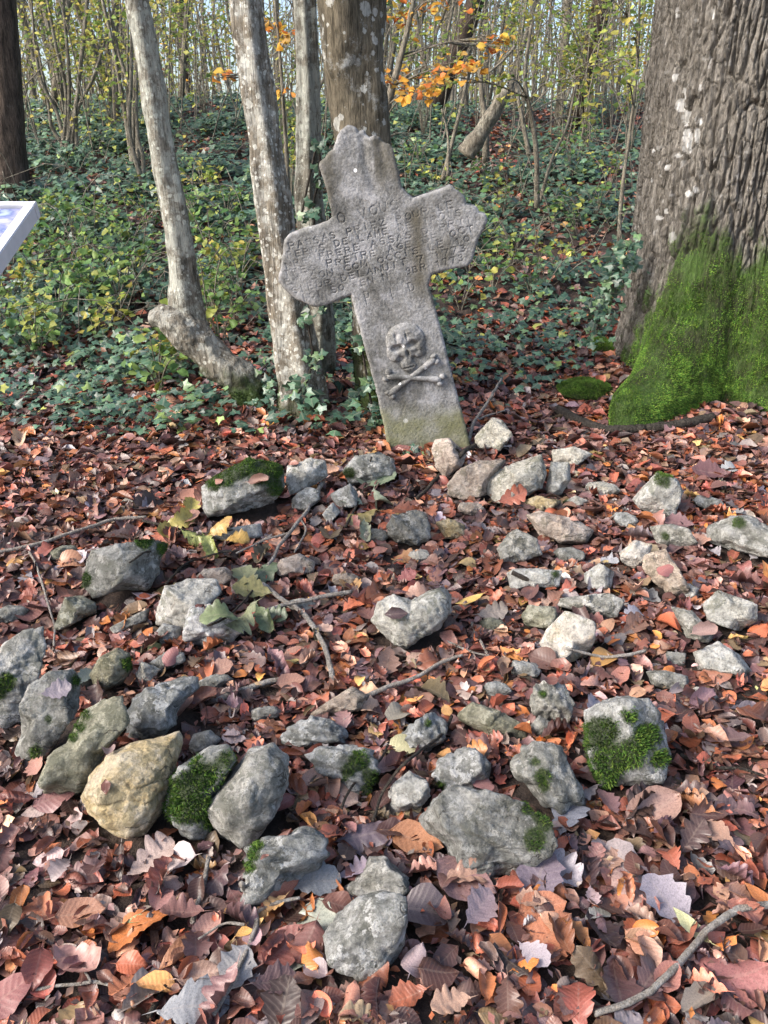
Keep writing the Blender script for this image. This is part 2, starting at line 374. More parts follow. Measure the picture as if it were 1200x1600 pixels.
M['stick'] = bark('stick_bark', (.28, .24, .20), (.50, .45, .39), (.62, .60, .57), (0.48, 0.60), scale=25, stretch=2, fiss=.25)
M['darkstick'] = bark('dark_stick_bark', (.035, .03, .025), (.10, .085, .07), (.38, .38, .33), (0.62, 0.70), scale=22, stretch=2)
def plain(name, c, rough=0.6):
    m, nt, b, out = newmat(name)
    nt.links.new(mix(nt, 0.25, c, ramp(nt, noise(nt, 30, 4, pos(nt)), [(0.3, 0.6), (0.7, 1.2)]), 'MULTIPLY'), b.inputs['Base Color']); b.inputs['Roughness'].default_value = rough; return m
# ------------------------------------------------------------------ forest floor (one sheet to the horizon)
def axis(lo, hi, step, far, g=1.18):
    a = list(np.arange(lo, hi+1e-6, step)); s = step
    while a[-1] < far: s *= g; a.append(a[-1]+s)
    s = step; b = []; c = lo
    while c > -far: s *= g; c -= s; b.append(c)
    return np.array(b[::-1]+a)
gx = axis(-4.5, 4.5, 0.06, 500); gy = axis(0.3, 9, 0.06, 700)
X, Y = np.meshgrid(gx, gy); n_, m_ = X.shape
Z = hgt(X, Y); near = (np.abs(X) < 4.5) & (Y < 9) & (Y > 0.3)
Z = Z + near*0.012*fbm(np.stack([X*7, Y*7, 0*X], -1), 31, 3)
i, j = np.meshgrid(np.arange(n_-1), np.arange(m_-1), indexing='ij')
Q = np.stack([i*m_+j, i*m_+j+1, (i+1)*m_+j+1, (i+1)*m_+j], -1).reshape(-1, 4)
floor_o = mk('forest_floor', np.stack([X, Y, Z], -1).reshape(-1, 3), Q, M['soil'])
tag(floor_o, 'woodland ground rising to an ivy covered bank', 'ground', kind='structure')
# ------------------------------------------------------------------ oak
MOSSC = np.array([[.044, .098, .016], [.068, .132, .020], [.025, .055, .011], [.105, .155, .028]])
def moss_blades(V, T, mask, dens, ln, seed, hang=0.0, tint=1.0):
    """short moss shoots standing on the triangles whose mask is high"""
    rng = np.random.default_rng(seed)
    A, B, C = V[T[:, 0]], V[T[:, 1]], V[T[:, 2]]; nn = np.cross(B-A, C-A); ar = np.linalg.norm(nn, axis=1)/2
    w = ar*np.clip(mask[T].mean(1), 0, 1)
    cnt = rng.poisson(w*dens); ix = np.repeat(np.arange(len(T)), cnt); k = len(ix)
    if k == 0: return None
    r1 = np.sqrt(rng.random(k)); r2 = rng.random(k)
    P = A[ix]*(1-r1)[:, None] + B[ix]*(r1*(1-r2))[:, None] + C[ix]*(r1*r2)[:, None]
    n = nn[ix]/(2*ar[ix][:, None]+1e-12)
    clump = fbm(P*22, seed, 2); big_ = fbm(P*7, seed+1, 2)
    d = n + rng.normal(0, .55, (k, 3)) + np.array([0, 0, .25-hang]); d /= np.linalg.norm(d, axis=1, keepdims=True)
    L = ln*rng.uniform(.5, 1.4, k)*(1+.6*clump)*(.35+.65*np.clip(mask[T[ix]].mean(1), 0, 1))
    s = np.cross(d, rng.normal(0, 1, (k, 3))); s /= np.linalg.norm(s, axis=1, keepdims=True)+1e-9
    w_ = (L*0.17)[:, None]*s
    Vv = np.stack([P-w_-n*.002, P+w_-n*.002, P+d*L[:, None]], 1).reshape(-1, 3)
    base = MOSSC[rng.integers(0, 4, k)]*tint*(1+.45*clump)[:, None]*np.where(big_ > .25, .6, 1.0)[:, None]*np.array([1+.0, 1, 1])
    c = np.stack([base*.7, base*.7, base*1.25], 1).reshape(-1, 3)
    return Vv, np.arange(3*k).reshape(-1, 3), np.clip(c, .004, 1)
OAKX, OAKY = 2.12, 4.85
def oak():
    root = empty('oak_tree', (OAKX, OAKY, float(hgt(OAKX, OAKY))))
    z0 = float(hgt(OAKX, OAKY)); 
    th = np.concatenate([np.linspace(rad(-205), rad(-10), 430, endpoint=False), np.linspace(rad(-10), rad(155), 44, endpoint=False)]); nth = len(th)
    zz = np.concatenate([np.linspace(-.45, 2.3, 400), np.linspace(2.34, 6, 24)])
    TH, ZZ = np.meshgrid(th, zz)
    R = 0.60 - 0.008*np.clip(ZZ, 0, 9)
    R = R + 0.02*np.exp(-np.clip(ZZ, 0, 9)/0.45)
    def lobe(a0, w, A, hz, pw=1.0):
        d = (TH-a0+np.pi) % (2*np.pi)-np.pi
        return A*np.exp(-(d/w)**2)*np.exp(-(np.clip(ZZ+.1, 0, 9)/hz)**pw)
    R = R + lobe(rad(-136), .22, .50, .20, 1.0) + lobe(rad(-65), .30, .16, .4) + lobe(rad(172), .25, .05, .22) + lobe(rad(-30), .3, .3, .35) + lobe(rad(90), .3, .25, .35)
    R = R + lobe(rad(-132), .30, .05, .7, 2.0) - lobe(rad(-106), .17, .08, .9, 2.0)
    p = np.stack([np.cos(TH)*R, np.sin(TH)*R, ZZ], -1)
    wob = fbm(p*np.array([2, 2, 1.2]), 5, 3); wob2 = fbm(p*np.array([9, 9, 4]), 8, 3)
    arc = TH*0.6
    kk = round(2*np.pi*.6/0.038)                       # bark plates about 5 cm wide
    u = ((TH/(2*np.pi)+.5) % 1)*kk + .9*wob + .28*wob2; v = ZZ/0.36 + .6*wob2 + .5*wob
    f1, f2 = voro2(u % kk, v, 3); d = f2-f1
    mid_f = fbm(p*np.array([34, 34, 9]), 15, 3); g1, g2 = voro2((u*1.15+3.3) % round(kk*1.15), ZZ/.085+1.2*wob2, 9); ridge = np.clip((d+.16*mid_f)/0.26, 0, 1)**0.6*(.62+.38*np.clip((g2-g1)/.10, 0, 1)); ridge = ridge*(.75+.25*_h(np.floor(u).astype(np.int64), np.floor(v).astype(np.int64), np.zeros(u.shape, np.int64), 5))
    fine = fbm(p*np.array([60, 60, 18]), 12, 3)
    # moss: thick on the foot and the front buttress, thinning upward
    V0 = p + np.array([OAKX, OAKY, z0]); px, py, dd = project(V0.reshape(-1, 3)); px = px.reshape(TH.shape); py = py.reshape(TH.shape)
    top = np.interp(px, [930, 985, 1020, 1050, 1085, 1120, 1160, 1200, 1290], [600, 520, 440, 370, 320, 300, 340, 330, 310])
    ms = sstep((py-top+60*wob2+35*fine+55*(ridge-.55))/75)
    ms *= np.clip(1.15 - 1.1*sstep((fbm(p*np.array([5, 5, 3]), 19, 3)-.05)/.25)*sstep((px-1090)/60), .12, 1)
    dep = 0.036*ridge + (0.010*fine + .012*mid_f)*(.3+.7*ridge)
    dep = dep*1.35; R2 = R - 0.045*(1-ms*.75) + dep*(1-.75*ms) + ms*(.012+.016*wob2+.008*fine)
    V = np.stack([np.cos(TH)*R2+OAKX, np.sin(TH)*R2+OAKY, ZZ+z0], -1)
    V[..., 0] -= .032*np.clip(ZZ, 0, 9)
    white = np.zeros(TH.shape); rr = np.random.default_rng(4)
    spots = [(1083, 145, 5, 9), (1075, 165, 5, 10), (1080, 185, 6, 12), (1086, 215, 7, 14), (1084, 232, 8, 9), (1100, 212, 5, 13), (1106, 190, 4, 6), (1069, 122, 4, 6), (1108, 137, 5, 5), (1130, 22, 4, 9), (1052, 262, 5, 5), (1056, 371, 6, 8), (1085, 303, 6, 5), (1070, 243, 5, 4), (1030, 235, 4, 5), (1094, 296, 4, 5), (1075, 25, 3, 4), (1047, 330, 4, 4), (1036, 340, 4, 4), (1024, 282, 4, 4)]
    for sx, sy, a, b in spots:
        q = ((px-sx)/a)**2 + ((py-sy)/b)**2 + 0.9*fine
        white = np.maximum(white, np.where((q < 1) & (np.sin(TH) < .3), .95, 0))
    sprink = (fbm(p*np.array([30, 30, 30]), 77, 2) > .52) & (ridge > .5); white = np.maximum(white, np.where(sprink, .35, 0))
    white *= (1-ms)
    i, j = np.meshgrid(np.arange(len(zz)-1), np.arange(nth), indexing='ij'); j2 = (j+1) % nth
    Q = np.stack([i*nth+j, i*nth+j2, (i+1)*nth+j2, (i+1)*nth+j], -1).reshape(-1, 4)
    Vf = V.reshape(-1, 3); msf = ms.ravel()
    # drop the quads at the back above the visible height to save memory
    back = (np.sin(TH).ravel()[Q[:, 0]] > .75) & (Q[:, 0] % 2 == 5)
    tr_o = mk('trunk', Vf, Q[~back], M['oakbark'], root, moss=msf*.9, white=white.ravel())
    Tt = np.concatenate([Q[:, [0, 1, 2]], Q[:, [0, 2, 3]]])
    front = (np.sin(TH).ravel()[Tt[:, 0]] < .55) & (msf[Tt].mean(1) > .2)
    lush = msf*np.clip(0.35+0.9*sstep((py.ravel()-380)/160)*(1+.6*wob2.ravel()), .1, 1)
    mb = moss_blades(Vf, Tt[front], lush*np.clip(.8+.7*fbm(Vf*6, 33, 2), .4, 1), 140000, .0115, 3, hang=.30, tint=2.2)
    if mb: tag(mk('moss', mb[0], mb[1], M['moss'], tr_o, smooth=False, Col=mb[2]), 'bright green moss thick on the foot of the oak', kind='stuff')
    # limbs and leaves above the picture
    rng = np.random.default_rng(9); parts = []
    for a in range(4):
        b = np.array([OAKX+.06, OAKY, z0+5.2+.2*a]); dr = np.array([math.cos(a*1.7+1), math.sin(a*1.7+1), .6])
        parts.append(tube([b, b+dr*1.0, b+dr*2.2+[0, 0, .5]], [.22, .14, .04], 8, 8))
    v, t = join(parts); mk('limb', v, t, M['oakbark'], root)
    re_origin(root)
    tag(root, 'massive old oak with deeply furrowed bark and a mossy buttressed foot', 'tree')
    return root
oak()
# ------------------------------------------------------------------ trunks by the cross
def px_path(pts, Yb):
    """pixel polyline to a 3D path standing in upright planes near depth Yb (each point may carry its own offset)"""
    return np.array([at_y(p[0], p[1], Yb + (p[2] if len(p) > 2 else 0)) for p in pts])
def px_r(P, r): 
    _, _, d = project(P); return np.asarray(r)*d/F
def trunk_thing(name, label, pts, rpx, mat, Yb, nseg=72, rings=200, rough=.10, freq=9, flute=.05, nfl=5, seed=0, mossz=None, cat='tree', extra=None, tall=True, group=None):
    P = px_path(pts, Yb); r = px_r(P, rpx)
    if tall:
        d = P[-1]-P[-2]; d /= np.linalg.norm(d); P = np.vstack([P, P[-1]+d*1.2, P[-1]+d*3]); r = np.append(r, [r[-1]*.9, r[-1]*.7])
    P[0, 2] -= .15
    V, T = tube(P, r, nseg, rings, rough, freq, seed, flute, nfl)
    root = empty(name, (P[0, 0], P[0, 1], float(hgt(P[0, 0], P[0, 1]))))
    z = V[:, 2]-hgt(V[:, 0], V[:, 1]); ms = np.zeros(len(V))
    if mossz:
        ms = sstep((mossz + .25*fbm(V*9, seed+2, 3) - z)/.15)
        ms *= .85
    tr_o = mk('trunk', V, T, mat, root, moss=ms, white=np.zeros(len(V)))
    if mossz:
        mb = moss_blades(V, T, ms*sstep((fbm(V*7, seed+9, 2)+.3)/.5), 45000, .012, seed+4)
        if mb: tag(mk('moss', mb[0], mb[1], M['moss'], tr_o, smooth=False, Col=mb[2]*.6), kind='stuff')
    if extra: extra(root)
    re_origin(root); tag(root, label, cat, group); return root
gA = ground_pt(402, 618); gB = ground_pt(470, 640); gD = ground_pt(600, 668); gC = ground_pt(490, 612)
def stub_A(root):
    P = px_path([(322, 548), (300, 515), (290, 470), (286, 420), (270, 320), (252, 225), (236, 120), (214, 0), (196, -110)], gA[1]); P = np.vstack([P, P[-1]+(P[-1]-P[-2])*3]); V, T = tube(P, np.append(px_r(P[:-1], [24, 28, 24, 21, 19.5, 18.5, 18.5, 17, 16]), .05), 72, 240, .20, 6, 2, .07, 4)
    tag(mk('upright_stem', V, T, M['paletrunk'], root, moss=np.zeros(len(V)), white=np.zeros(len(V))), 'upright pale stem grown from the leaning base')
trunk_thing('hornbeam_tree', 'pale lichened tree with an elbow in its stem, bent low over the ivy', [(424, 645), (385, 603), (345, 568), (305, 530), (275, 505), (252, 497), (236, 503)], [30, 27, 26, 28, 28, 20, 9], M['limbbark'], gA[1]-.06, tall=False, mossz=.26, seed=11, extra=stub_A, rough=.30, freq=13, rings=160)
trunk_thing('hornbeam_tree', 'slanting trunk speckled with round white lichen spots, beside the cross arm', [(474, 650), (468, 590), (457, 520), (443, 430), (428, 330), (413, 220), (396, 100), (382, 0), (370, -90)], [44, 35, 32, 29, 26.5, 25.5, 25, 24, 23], M['spottrunk'], gB[1], seed=23, mossz=.16, flute=.10, rough=.16, freq=6)
trunk_thing('hornbeam_tree', 'slender grey trunk wound with ivy between the speckled trunk and the cross', [(498, 612), (496, 520), (490, 400), (482, 300), (483, 180), (480, 60), (474, -60)], [26, 24, 22, 20, 18, 17, 16], M['paletrunk'], gC[1]+.25, seed=31, mossz=.14, flute=.14, rough=.16, freq=6)
trunk_thing('hornbeam_tree', 'thick brown trunk with white lichen blotches standing right behind the cross', [(588, 690), (590, 600), (585, 480), (575, 350), (562, 220), (552, 120), (546, 40), (545, -30), (548, -110)], [42, 36, 40, 43, 44, 46, 50, 56, 64], M['browntrunk'], gD[1]+.28, seed=42, mossz=.42, flute=.12, nfl=3, rough=.18, freq=5)
gE = ground_pt(16, 312)
trunk_thing('dark_tree', 'dark straight trunk at the edge of the picture behind the information panel', [(20, 318), (16, 250), (12, 150), (6, 40), (2, -60)], [34, 25, 22, 21, 20], M['darktrunk'], gE[1], seed=51, nseg=36, rings=80)
# ------------------------------------------------------------------ the stone cross
OUT = [(606, 755), (606, 699), (590, 620), (569, 540), (548, 462), (537, 467), (515, 475), (493, 481), (478, 474), (464, 469), (447, 455), (434, 441), (437, 420), (442, 395), (444, 375), (451, 366), (480, 357), (510, 347), (518, 341), (516, 322), (512, 307), (506, 282), (498, 259), (500, 252), (508, 246), (513, 238), (519, 234), (523, 224), (527, 212), (534, 202), (542, 196), (549, 195), (556, 198), (561, 205), (566, 202), (569, 203), (571, 210), (577, 214), (585, 212), (592, 214), (597, 221), (603, 224), (609, 224), (614, 232), (617, 246), (622, 266), (628, 294), (636, 302), (646, 309), (665, 303), (690, 294), (706, 289), (711, 295), (720, 302), (726, 308), (729, 319), (737, 321), (744, 322), (750, 331), (760, 335), (762, 345), (757, 358), (748, 374), (743, 392), (738, 408), (730, 417), (715, 419), (696, 423), (675, 429), (670, 446), (680, 480), (689, 514), (705, 580), (720, 636), (735, 696), (745, 755)]
gX = ground_pt(668, 706); CY = float(gX[1]); CT = 0.155
def cuv(px, py): p = at_y(px, py, CY); return np.array([p[0], p[2]])
STK = {'A': [[(0, 0), (.5, 1), (1, 0)], [(.2, .38), (.8, .38)]], 'B': [[(0, 0), (0, 1), (.7, .9), (.75, .6), (.1, .52), (.85, .4), (.8, .1), (0, 0)]], 'C': [[(.95, .85), (.6, 1), (.2, .85), (0, .5), (.2, .15), (.6, 0), (.95, .15)]],
 'D': [[(0, 0), (0, 1), (.6, .92), (.95, .5), (.6, .08), (0, 0)]], 'E': [[(.85, 0), (0, 0), (0, 1), (.85, 1)], [(0, .52), (.65, .52)]], 'F': [[(0, 0), (0, 1), (.85, 1)], [(0, .52), (.65, .52)]], 'G': [[(.95, .85), (.5, 1), (0, .5), (.5, 0), (.95, .15), (.95, .45), (.6, .45)]],
 'I': [[(.4, 0), (.4, 1)]], 'L': [[(0, 1), (0, 0), (.8, 0)]], 'M': [[(0, 0), (.1, 1), (.5, .3), (.9, 1), (1, 0)]], 'N': [[(0, 0), (0, 1), (.95, 0), (.95, 1)]], 'O': [[(.5, 1), (.12, .82), (0, .5), (.12, .18), (.5, 0), (.88, .18), (1, .5), (.88, .82), (.5, 1)]],
 'P': [[(0, 0), (0, 1), (.7, .95), (.85, .72), (.65, .5), (0, .48)]], 'R': [[(0, 0), (0, 1), (.7, .95), (.85, .72), (.65, .52), (0, .5)], [(.4, .5), (.9, 0)]], 'S': [[(.9, .85), (.5, 1), (.1, .82), (.2, .58), (.8, .42), (.9, .18), (.5, 0), (.05, .15)]], 'T': [[(0, 1), (1, 1)], [(.5, 1), (.5, 0)]],
 'U': [[(0, 1), (0, .25), (.4, 0), (.8, .2), (.9, 1)]], 'V': [[(0, 1), (.5, 0), (1, 1)]], 'Z': [[(0, 1), (.95, 1), (0, 0), (1, 0)]], '1': [[(.2, .8), (.5, 1), (.5, 0)]], '7': [[(0, 1), (.9, 1), (.3, 0)]], '9': [[(.9, .6), (.5, .45), (.1, .7), (.5, 1), (.9, .75), (.8, .2), (.3, 0)]], '3': [[(.1, .95), (.6, 1), (.8, .75), (.35, .55), (.85, .3), (.5, 0), (.05, .1)]]}
LINES = [('O VOUS', (529, 350), (627, 325), 14), ('PASSAS PRIEZ POUR LE', (452, 391), (712, 324), 9.5), ('REPOS DE LAME DE TROIS', (450, 405), (724, 336), 9.2), ('NRE FRERE ASSAS D PRTI', (447, 419.5), (742, 347), 9.2),
 ('TRES PRETRE AGE DE OCT', (444, 434), (744, 361), 9.2), ('ET SON COM OCCIS LE 1O', (446, 447), (738, 376), 9.2), ('SIEUR DELANUIT 7 1773', (456, 460), (732, 391), 9.5), ('ICI SO  EN N  9BR 1773', (472, 471), (728, 406), 9.5), ('P', (572, 476), (583, 473), 19), ('I', (611, 468), (618, 466), 19), ('D', (640, 457), (652, 454), 15)]
def cross():
    poly = np.array([cuv(*p) for p in OUT]); rng = np.random.default_rng(2)
    # worn outline: densify and jitter
    pts = []
    for a, b in zip(poly, np.roll(poly, -1, 0)):
        k = max(1, int(np.linalg.norm(b-a)/.012)); pts += [a+(b-a)*q/k for q in range(k)]
    pts = np.array(pts); q3 = np.c_[pts*28, np.zeros(len(pts))]
    pts = pts + .0045*np.stack([fbm(q3, 1, 3), fbm(q3, 2, 3)], -1)
    A = pts; B = np.roll(pts, -1, 0); st = .0030
    lo = pts.min(0)-.01; hi = pts.max(0)+.01
    us = np.arange(lo[0], hi[0], st); vs = np.arange(lo[1], hi[1], st); U, V = np.meshgrid(us, vs); sh = U.shape
    P = np.stack([U.ravel(), V.ravel()], -1)
    ins = np.zeros(len(P), bool)
    dmin = np.full(len(P), 9.); nearp = P.copy()
    for a, b in zip(A, B):
        c = ((a[1] > P[:, 1]) != (b[1] > P[:, 1]))
        if abs(b[1]-a[1]) > 1e-12: ins ^= c & (P[:, 0] < (b[0]-a[0])*(P[:, 1]-a[1])/(b[1]-a[1])+a[0])
        mnx, mxx = min(a[0], b[0])-.035, max(a[0], b[0])+.035; mny, mxy = min(a[1], b[1])-.035, max(a[1], b[1])+.035
        w = np.nonzero((P[:, 0] > mnx) & (P[:, 0] < mxx) & (P[:, 1] > mny) & (P[:, 1] < mxy))[0]
        ab = b-a; t = np.clip(((P[w]-a)@ab)/(ab@ab+1e-12), 0, 1); pr = a+t[:, None]*ab; d = np.linalg.norm(P[w]-pr, axis=1)
        m = d < dmin[w]; dmin[w[m]] = d[m]; nearp[w[m]] = pr[m]
    # depth of the face: y grows away from the viewer
    q = np.c_[P, np.zeros(len(P))]
    dep = .005*fbm(q*6, 3, 3) + .0016*fbm(q*30, 4, 3) + .0012*fbm(q*150, 5, 2)
    r = .016; e = np.clip(r-dmin, 0, r); dep += np.where(ins, r-np.sqrt(np.maximum(r*r-e*e, 0)), 0)*.8
    # flutes of the broken top
    ax = cuv(566, 204); d0 = cuv(585, 300)-ax; d0 /= np.linalg.norm(d0); nrm = np.array([-d0[1], d0[0]])
    s = (P-ax)@d0; c = (P-ax)@nrm
    for off, wd, ln, dp in ((.0, .022, .30, .012), (.075, .02, .22, .009), (.115, .014, .16, .006), (-.05, .03, .12, .005)):
        dep += dp*np.exp(-((c-off+.01*np.sin(s*14))/wd)**2)*np.clip(1-s/ln, 0, 1)**.7*(s > -.05)
    # carved lettering
    eng = np.zeros(len(P)); px2m = np.linalg.norm(cuv(600, 400)-cuv(601, 400))
    for txt, p0, p1, hpx in LINES:
        a = cuv(*p0); b = cuv(*p1); L = np.linalg.norm(b-a); d = (b-a)/L; n = np.array([-d[1], d[0]]); adv = L/len(txt); H = hpx*px2m
        for k, ch in enumerate(txt):
            if ch not in STK: continue
            o = a + d*adv*(k+.12) + n*H*rng.normal(0, .05); wd = adv*rng.uniform(.62, .74); hh = H*rng.uniform(.9, 1.08); sl = rng.normal(.0, .05)
            stroke = .0027*rng.uniform(.8, 1.2)
            fade = rng.uniform(.55, 1.0)
            w = np.nonzero((np.abs(P[:, 0]-o[0]) < .10) & (np.abs(P[:, 1]-o[1]) < .10))[0]
            for poly_ in STK[ch]:
                g = [o + d*(x*wd+sl*y*hh) + n*y*hh for x, y in poly_]
                for g0, g1 in zip(g[:-1], g[1:]):
                    ab = g1-g0; t = np.clip(((P[w]-g0)@ab)/(ab@ab+1e-12), 0, 1); dd = np.linalg.norm(P[w]-g0-t[:, None]*ab, axis=1)
                    eng[w] = np.maximum(eng[w], fade*np.clip(1.25-dd/stroke, 0, 1))
    wear = np.clip(.85+.8*fbm(q*9, 21, 2), .45, 1)
    dep += .0055*eng*wear
    vid = -np.ones(len(P), int)
    ok = ins.reshape(sh); cell = ok[:-1, :-1] & ok[1:, :-1] & ok[:-1, 1:] & ok[1:, 1:]
    ii, jj = np.nonzero(cell); nc = sh[1]; Q = np.stack([ii*nc+jj, ii*nc+jj+1, (ii+1)*nc+jj+1, (ii+1)*nc+jj], -1)
    used = np.unique(Q); vid[used] = np.arange(len(used)); Q = vid[Q]
    Pu = P[used].copy()
    # boundary edges -> snap to the outline and pull a rim and a back face
    E = np.concatenate([Q[:, [0, 1]], Q[:, [1, 2]], Q[:, [2, 3]], Q[:, [3, 0]]]); key = np.sort(E, 1); _, inv, cn = np.unique(key, axis=0, return_inverse=True, return_counts=True)
    be = E[cn[inv.ravel()] == 1]; bv = np.unique(be); Pu[bv] = nearp[used][bv]
    V3 = np.stack([Pu[:, 0], CY+dep[used], Pu[:, 1]], -1)
    k = len(V3); layers = [(.02, .0), (.06, -.004), (.11, -.002), (CT, .006)]
    mp = -np.ones(k, int); mp[bv] = np.arange(len(bv)); prev = bv.copy(); Vs = [V3]; Qs = [Q]; base = k; prevmap = {int(a): int(a) for a in bv}
    cen = Pu.mean(0)
    prev_idx = np.arange(k)
    for y, ins_ in layers:
        nn = .006*fbm(np.c_[Pu[bv]*22, np.full(len(bv), y*40)], 6, 3)
        v = np.stack([Pu[bv, 0]+nn, np.full(len(bv), CY+y)+.004*fbm(np.c_[Pu[bv]*15, np.full(len(bv), y)], 8, 2), Pu[bv, 1]+nn], -1)
        Vs.append(v); new = np.full(k, -1); new[bv] = base+np.arange(len(bv))
        Qs.append(np.stack([prev_idx[be[:, 1]], prev_idx[be[:, 0]], new[be[:, 0]], new[be[:, 1]]], -1)); prev_idx = new; base += len(bv)
    # back sheet
    s4 = 5; ci, cj = np.nonzero(ok[:-s4:s4, :-s4:s4] & ok[s4::s4, :-s4:s4][:ok[:-s4:s4].shape[0]] & ok[:-s4:s4, s4::s4][:, :ok[:, :-s4:s4].shape[1]] & ok[s4::s4, s4::s4][:ok[:-s4:s4].shape[0], :ok[:, :-s4:s4].shape[1]])
    Qb = np.stack([ci*s4*nc+cj*s4, (ci+1)*s4*nc+cj*s4, (ci+1)*s4*nc+(cj+1)*s4, ci*s4*nc+(cj+1)*s4], -1); ub = np.unique(Qb); mb_ = np.zeros(len(P), int); mb_[ub] = np.arange(len(ub))
    Vs.append(np.stack([P[ub, 0], np.full(len(ub), CY+CT-.012), P[ub, 1]], -1)); Qs.append(mb_[Qb]+base)
    V3 = np.vstack(Vs); Q = np.vstack(Qs)
    px, py, _ = project(V3); q = V3*1.0
    # colour of the stone itself: pale lichen field, green foot, brown drip streak under the neck, carved letters coloured darker than the face
    stain = np.exp(-((px-(650+.05*(py-330)))/14)**2)*sstep((py-300)/40)*sstep((490-py)/60)*.85
    stain = np.maximum(stain, .65*sstep((330-py)/90)*sstep((fbm(q*np.array([10, 10, 2.5]), 44, 3)+.15)/.35)); stain = np.maximum(stain, .5*sstep((fbm(q*np.array([7, 7, 2]), 46, 3)-.12)/.25)); foot = sstep((py-625+12*fbm(q*12, 41, 3))/35)
    engv = np.zeros(len(V3)); engv[:len(used)] = (eng*wear)[used]
    root = empty('stone_cross', (float(gX[0]), CY, float(gX[2])))
    sh_o = mk('cross_slab', V3, Q, M['cross'], root, stain=stain, foot=foot, eng=engv)
    # skull in relief
    kx = 8.571
    def z4(x, y): return cuv(580+x/kx, 480+y/kx)
    c0 = z4(465, 470); g = .0028; R = .16
    uu, vv = np.meshgrid(np.arange(-R, R, g), np.arange(-R, R, g)); PP = np.stack([uu.ravel()+c0[0], vv.ravel()+c0[1]], -1)
    ang = math.atan2(z4(545, 480)[1]-z4(350, 540)[1], z4(545, 480)[0]-z4(350, 540)[0]); cs, sn = math.cos(ang), math.sin(ang)
    def loc(p): d = PP-p; return d[:, 0]*cs+d[:, 1]*sn, -d[:, 0]*sn+d[:, 1]*cs
    m = np.linalg.norm(z4(100, 0)-z4(0, 0))/100      # metres per zoom pixel
    def dome(p, a, b, h, pw=2.0):
        x, y = loc(p); q = (np.abs(x)/(a*m))**2.2+(np.abs(y)/(b*m))**2.2; return h*np.maximum(0, 1-q)**(1/pw)
    H = dome(z4(462, 465), 268, 262, 0.026, 2.4)
    H = np.maximum(H, dome(z4(330, 600), 125, 140, 0.021, 2.6)); H = np.maximum(H, dome(z4(620, 555), 115, 125, 0.021, 2.6))
    H = np.maximum(H, dome(z4(498, 745), 110, 125, 0.021, 3.5))
    def pit(p, a, b, h):
        x, y = loc(p); return h*np.exp(-((x/(a*m))**2+(y/(b*m))**2)**1.5)
    H2 = H - pit(z4(350, 545), 74, 46, .020) - pit(z4(548, 488), 70, 44, .020) - pit(z4(490, 610), 20, 44, .018) - pit(z4(585, 700), 40, 60, .012) - pit(z4(400, 690), 45, 45, .014)
    H2 -= pit(z4(470, 385), 14, 60, .007) + pit(z4(330, 400), 22, 60, .005)
    x, y = loc(z4(500, 800)); H2 -= .010*np.exp(-(y/(9*m))**2)*(np.abs(x) < 85*m)
    H2 = np.where(H > 0, H2 + 0.0045*fbm(np.c_[PP*50, np.zeros(len(PP))], 3, 3)+.001*fbm(np.c_[PP*200, np.zeros(len(PP))], 5, 2), 0)
    keep = (H > .002).reshape(uu.shape); cell = keep[:-1, :-1] | keep[1:, :-1] | keep[:-1, 1:] | keep[1:, 1:]
    ii, jj = np.nonzero(cell); nc = uu.shape[1]; Qk = np.stack([ii*nc+jj, ii*nc+jj+1, (ii+1)*nc+jj+1, (ii+1)*nc+jj], -1)
    us_ = np.unique(Qk); mp = np.zeros(len(PP), int); mp[us_] = np.arange(len(us_))
    Vk = np.stack([PP[:, 0], CY+.007-np.where(H > .002, H2+.004, 0), PP[:, 1]], -1)[us_]
    tag(mk('skull', Vk, mp[Qk], M['cross'], root, stain=np.zeros(len(Vk)), foot=np.zeros(len(Vk)), eng=np.zeros(len(Vk))), 'skull carved in relief')
    for e0, e1, kn, up in (((235, 1165), (850, 690), [(220, 1125), (300, 1195), (830, 640), (885, 735)], .011), ((215, 920), (930, 965), [(235, 845), (185, 970), (965, 905), (915, 1030)], .012)):
        a = z4(*e0); b = z4(*e1); prt = []
        pth = [np.array([*(a+(b-a)*t)]) for t in np.linspace(0, 1, 14)]
        P3 = np.array([[p[0], CY+.004-up, p[1]] for p in pth]); v, t = tube(P3, [(44 if abs(x-.5) > .3 else 38)*m for x in np.linspace(0, 1, 14)], 14, None, .08, 40, 2); v[:, 1] = CY+.004-up+(v[:, 1]-(CY+.004-up))*.85; prt.append((v, t))
        for kq in kn:
            c = z4(*kq); end = a if np.linalg.norm(c-a) < np.linalg.norm(c-b) else b; mid_ = end+(c-end)*.35
            P3 = np.array([[*mid_, 0], [*(mid_+(c-mid_)*.5), 0], [*c, 0], [*(c+(c-mid_)*.45), 0]]); P3 = np.stack([P3[:, 0], np.full(4, CY+.004-up), P3[:, 1]], -1)
            v, t = tube(P3, [38*m, 46*m, 46*m, 20*m], 14, 8, .1, 40, 3); v[:, 1] = CY+.004-up+(v[:, 1]-(CY+.004-up))*.8; prt.append((v, t))
        v, t = join(prt); tag(mk('bone', v, t, M['cross'], root, stain=np.zeros(len(v)), foot=np.zeros(len(v)), eng=np.zeros(len(v))), 'crossed bone carved in relief')
    re_origin(root)
    tag(root, 'tilted weathered grey stone cross carved with lettering, a skull and crossed bones', 'cross')
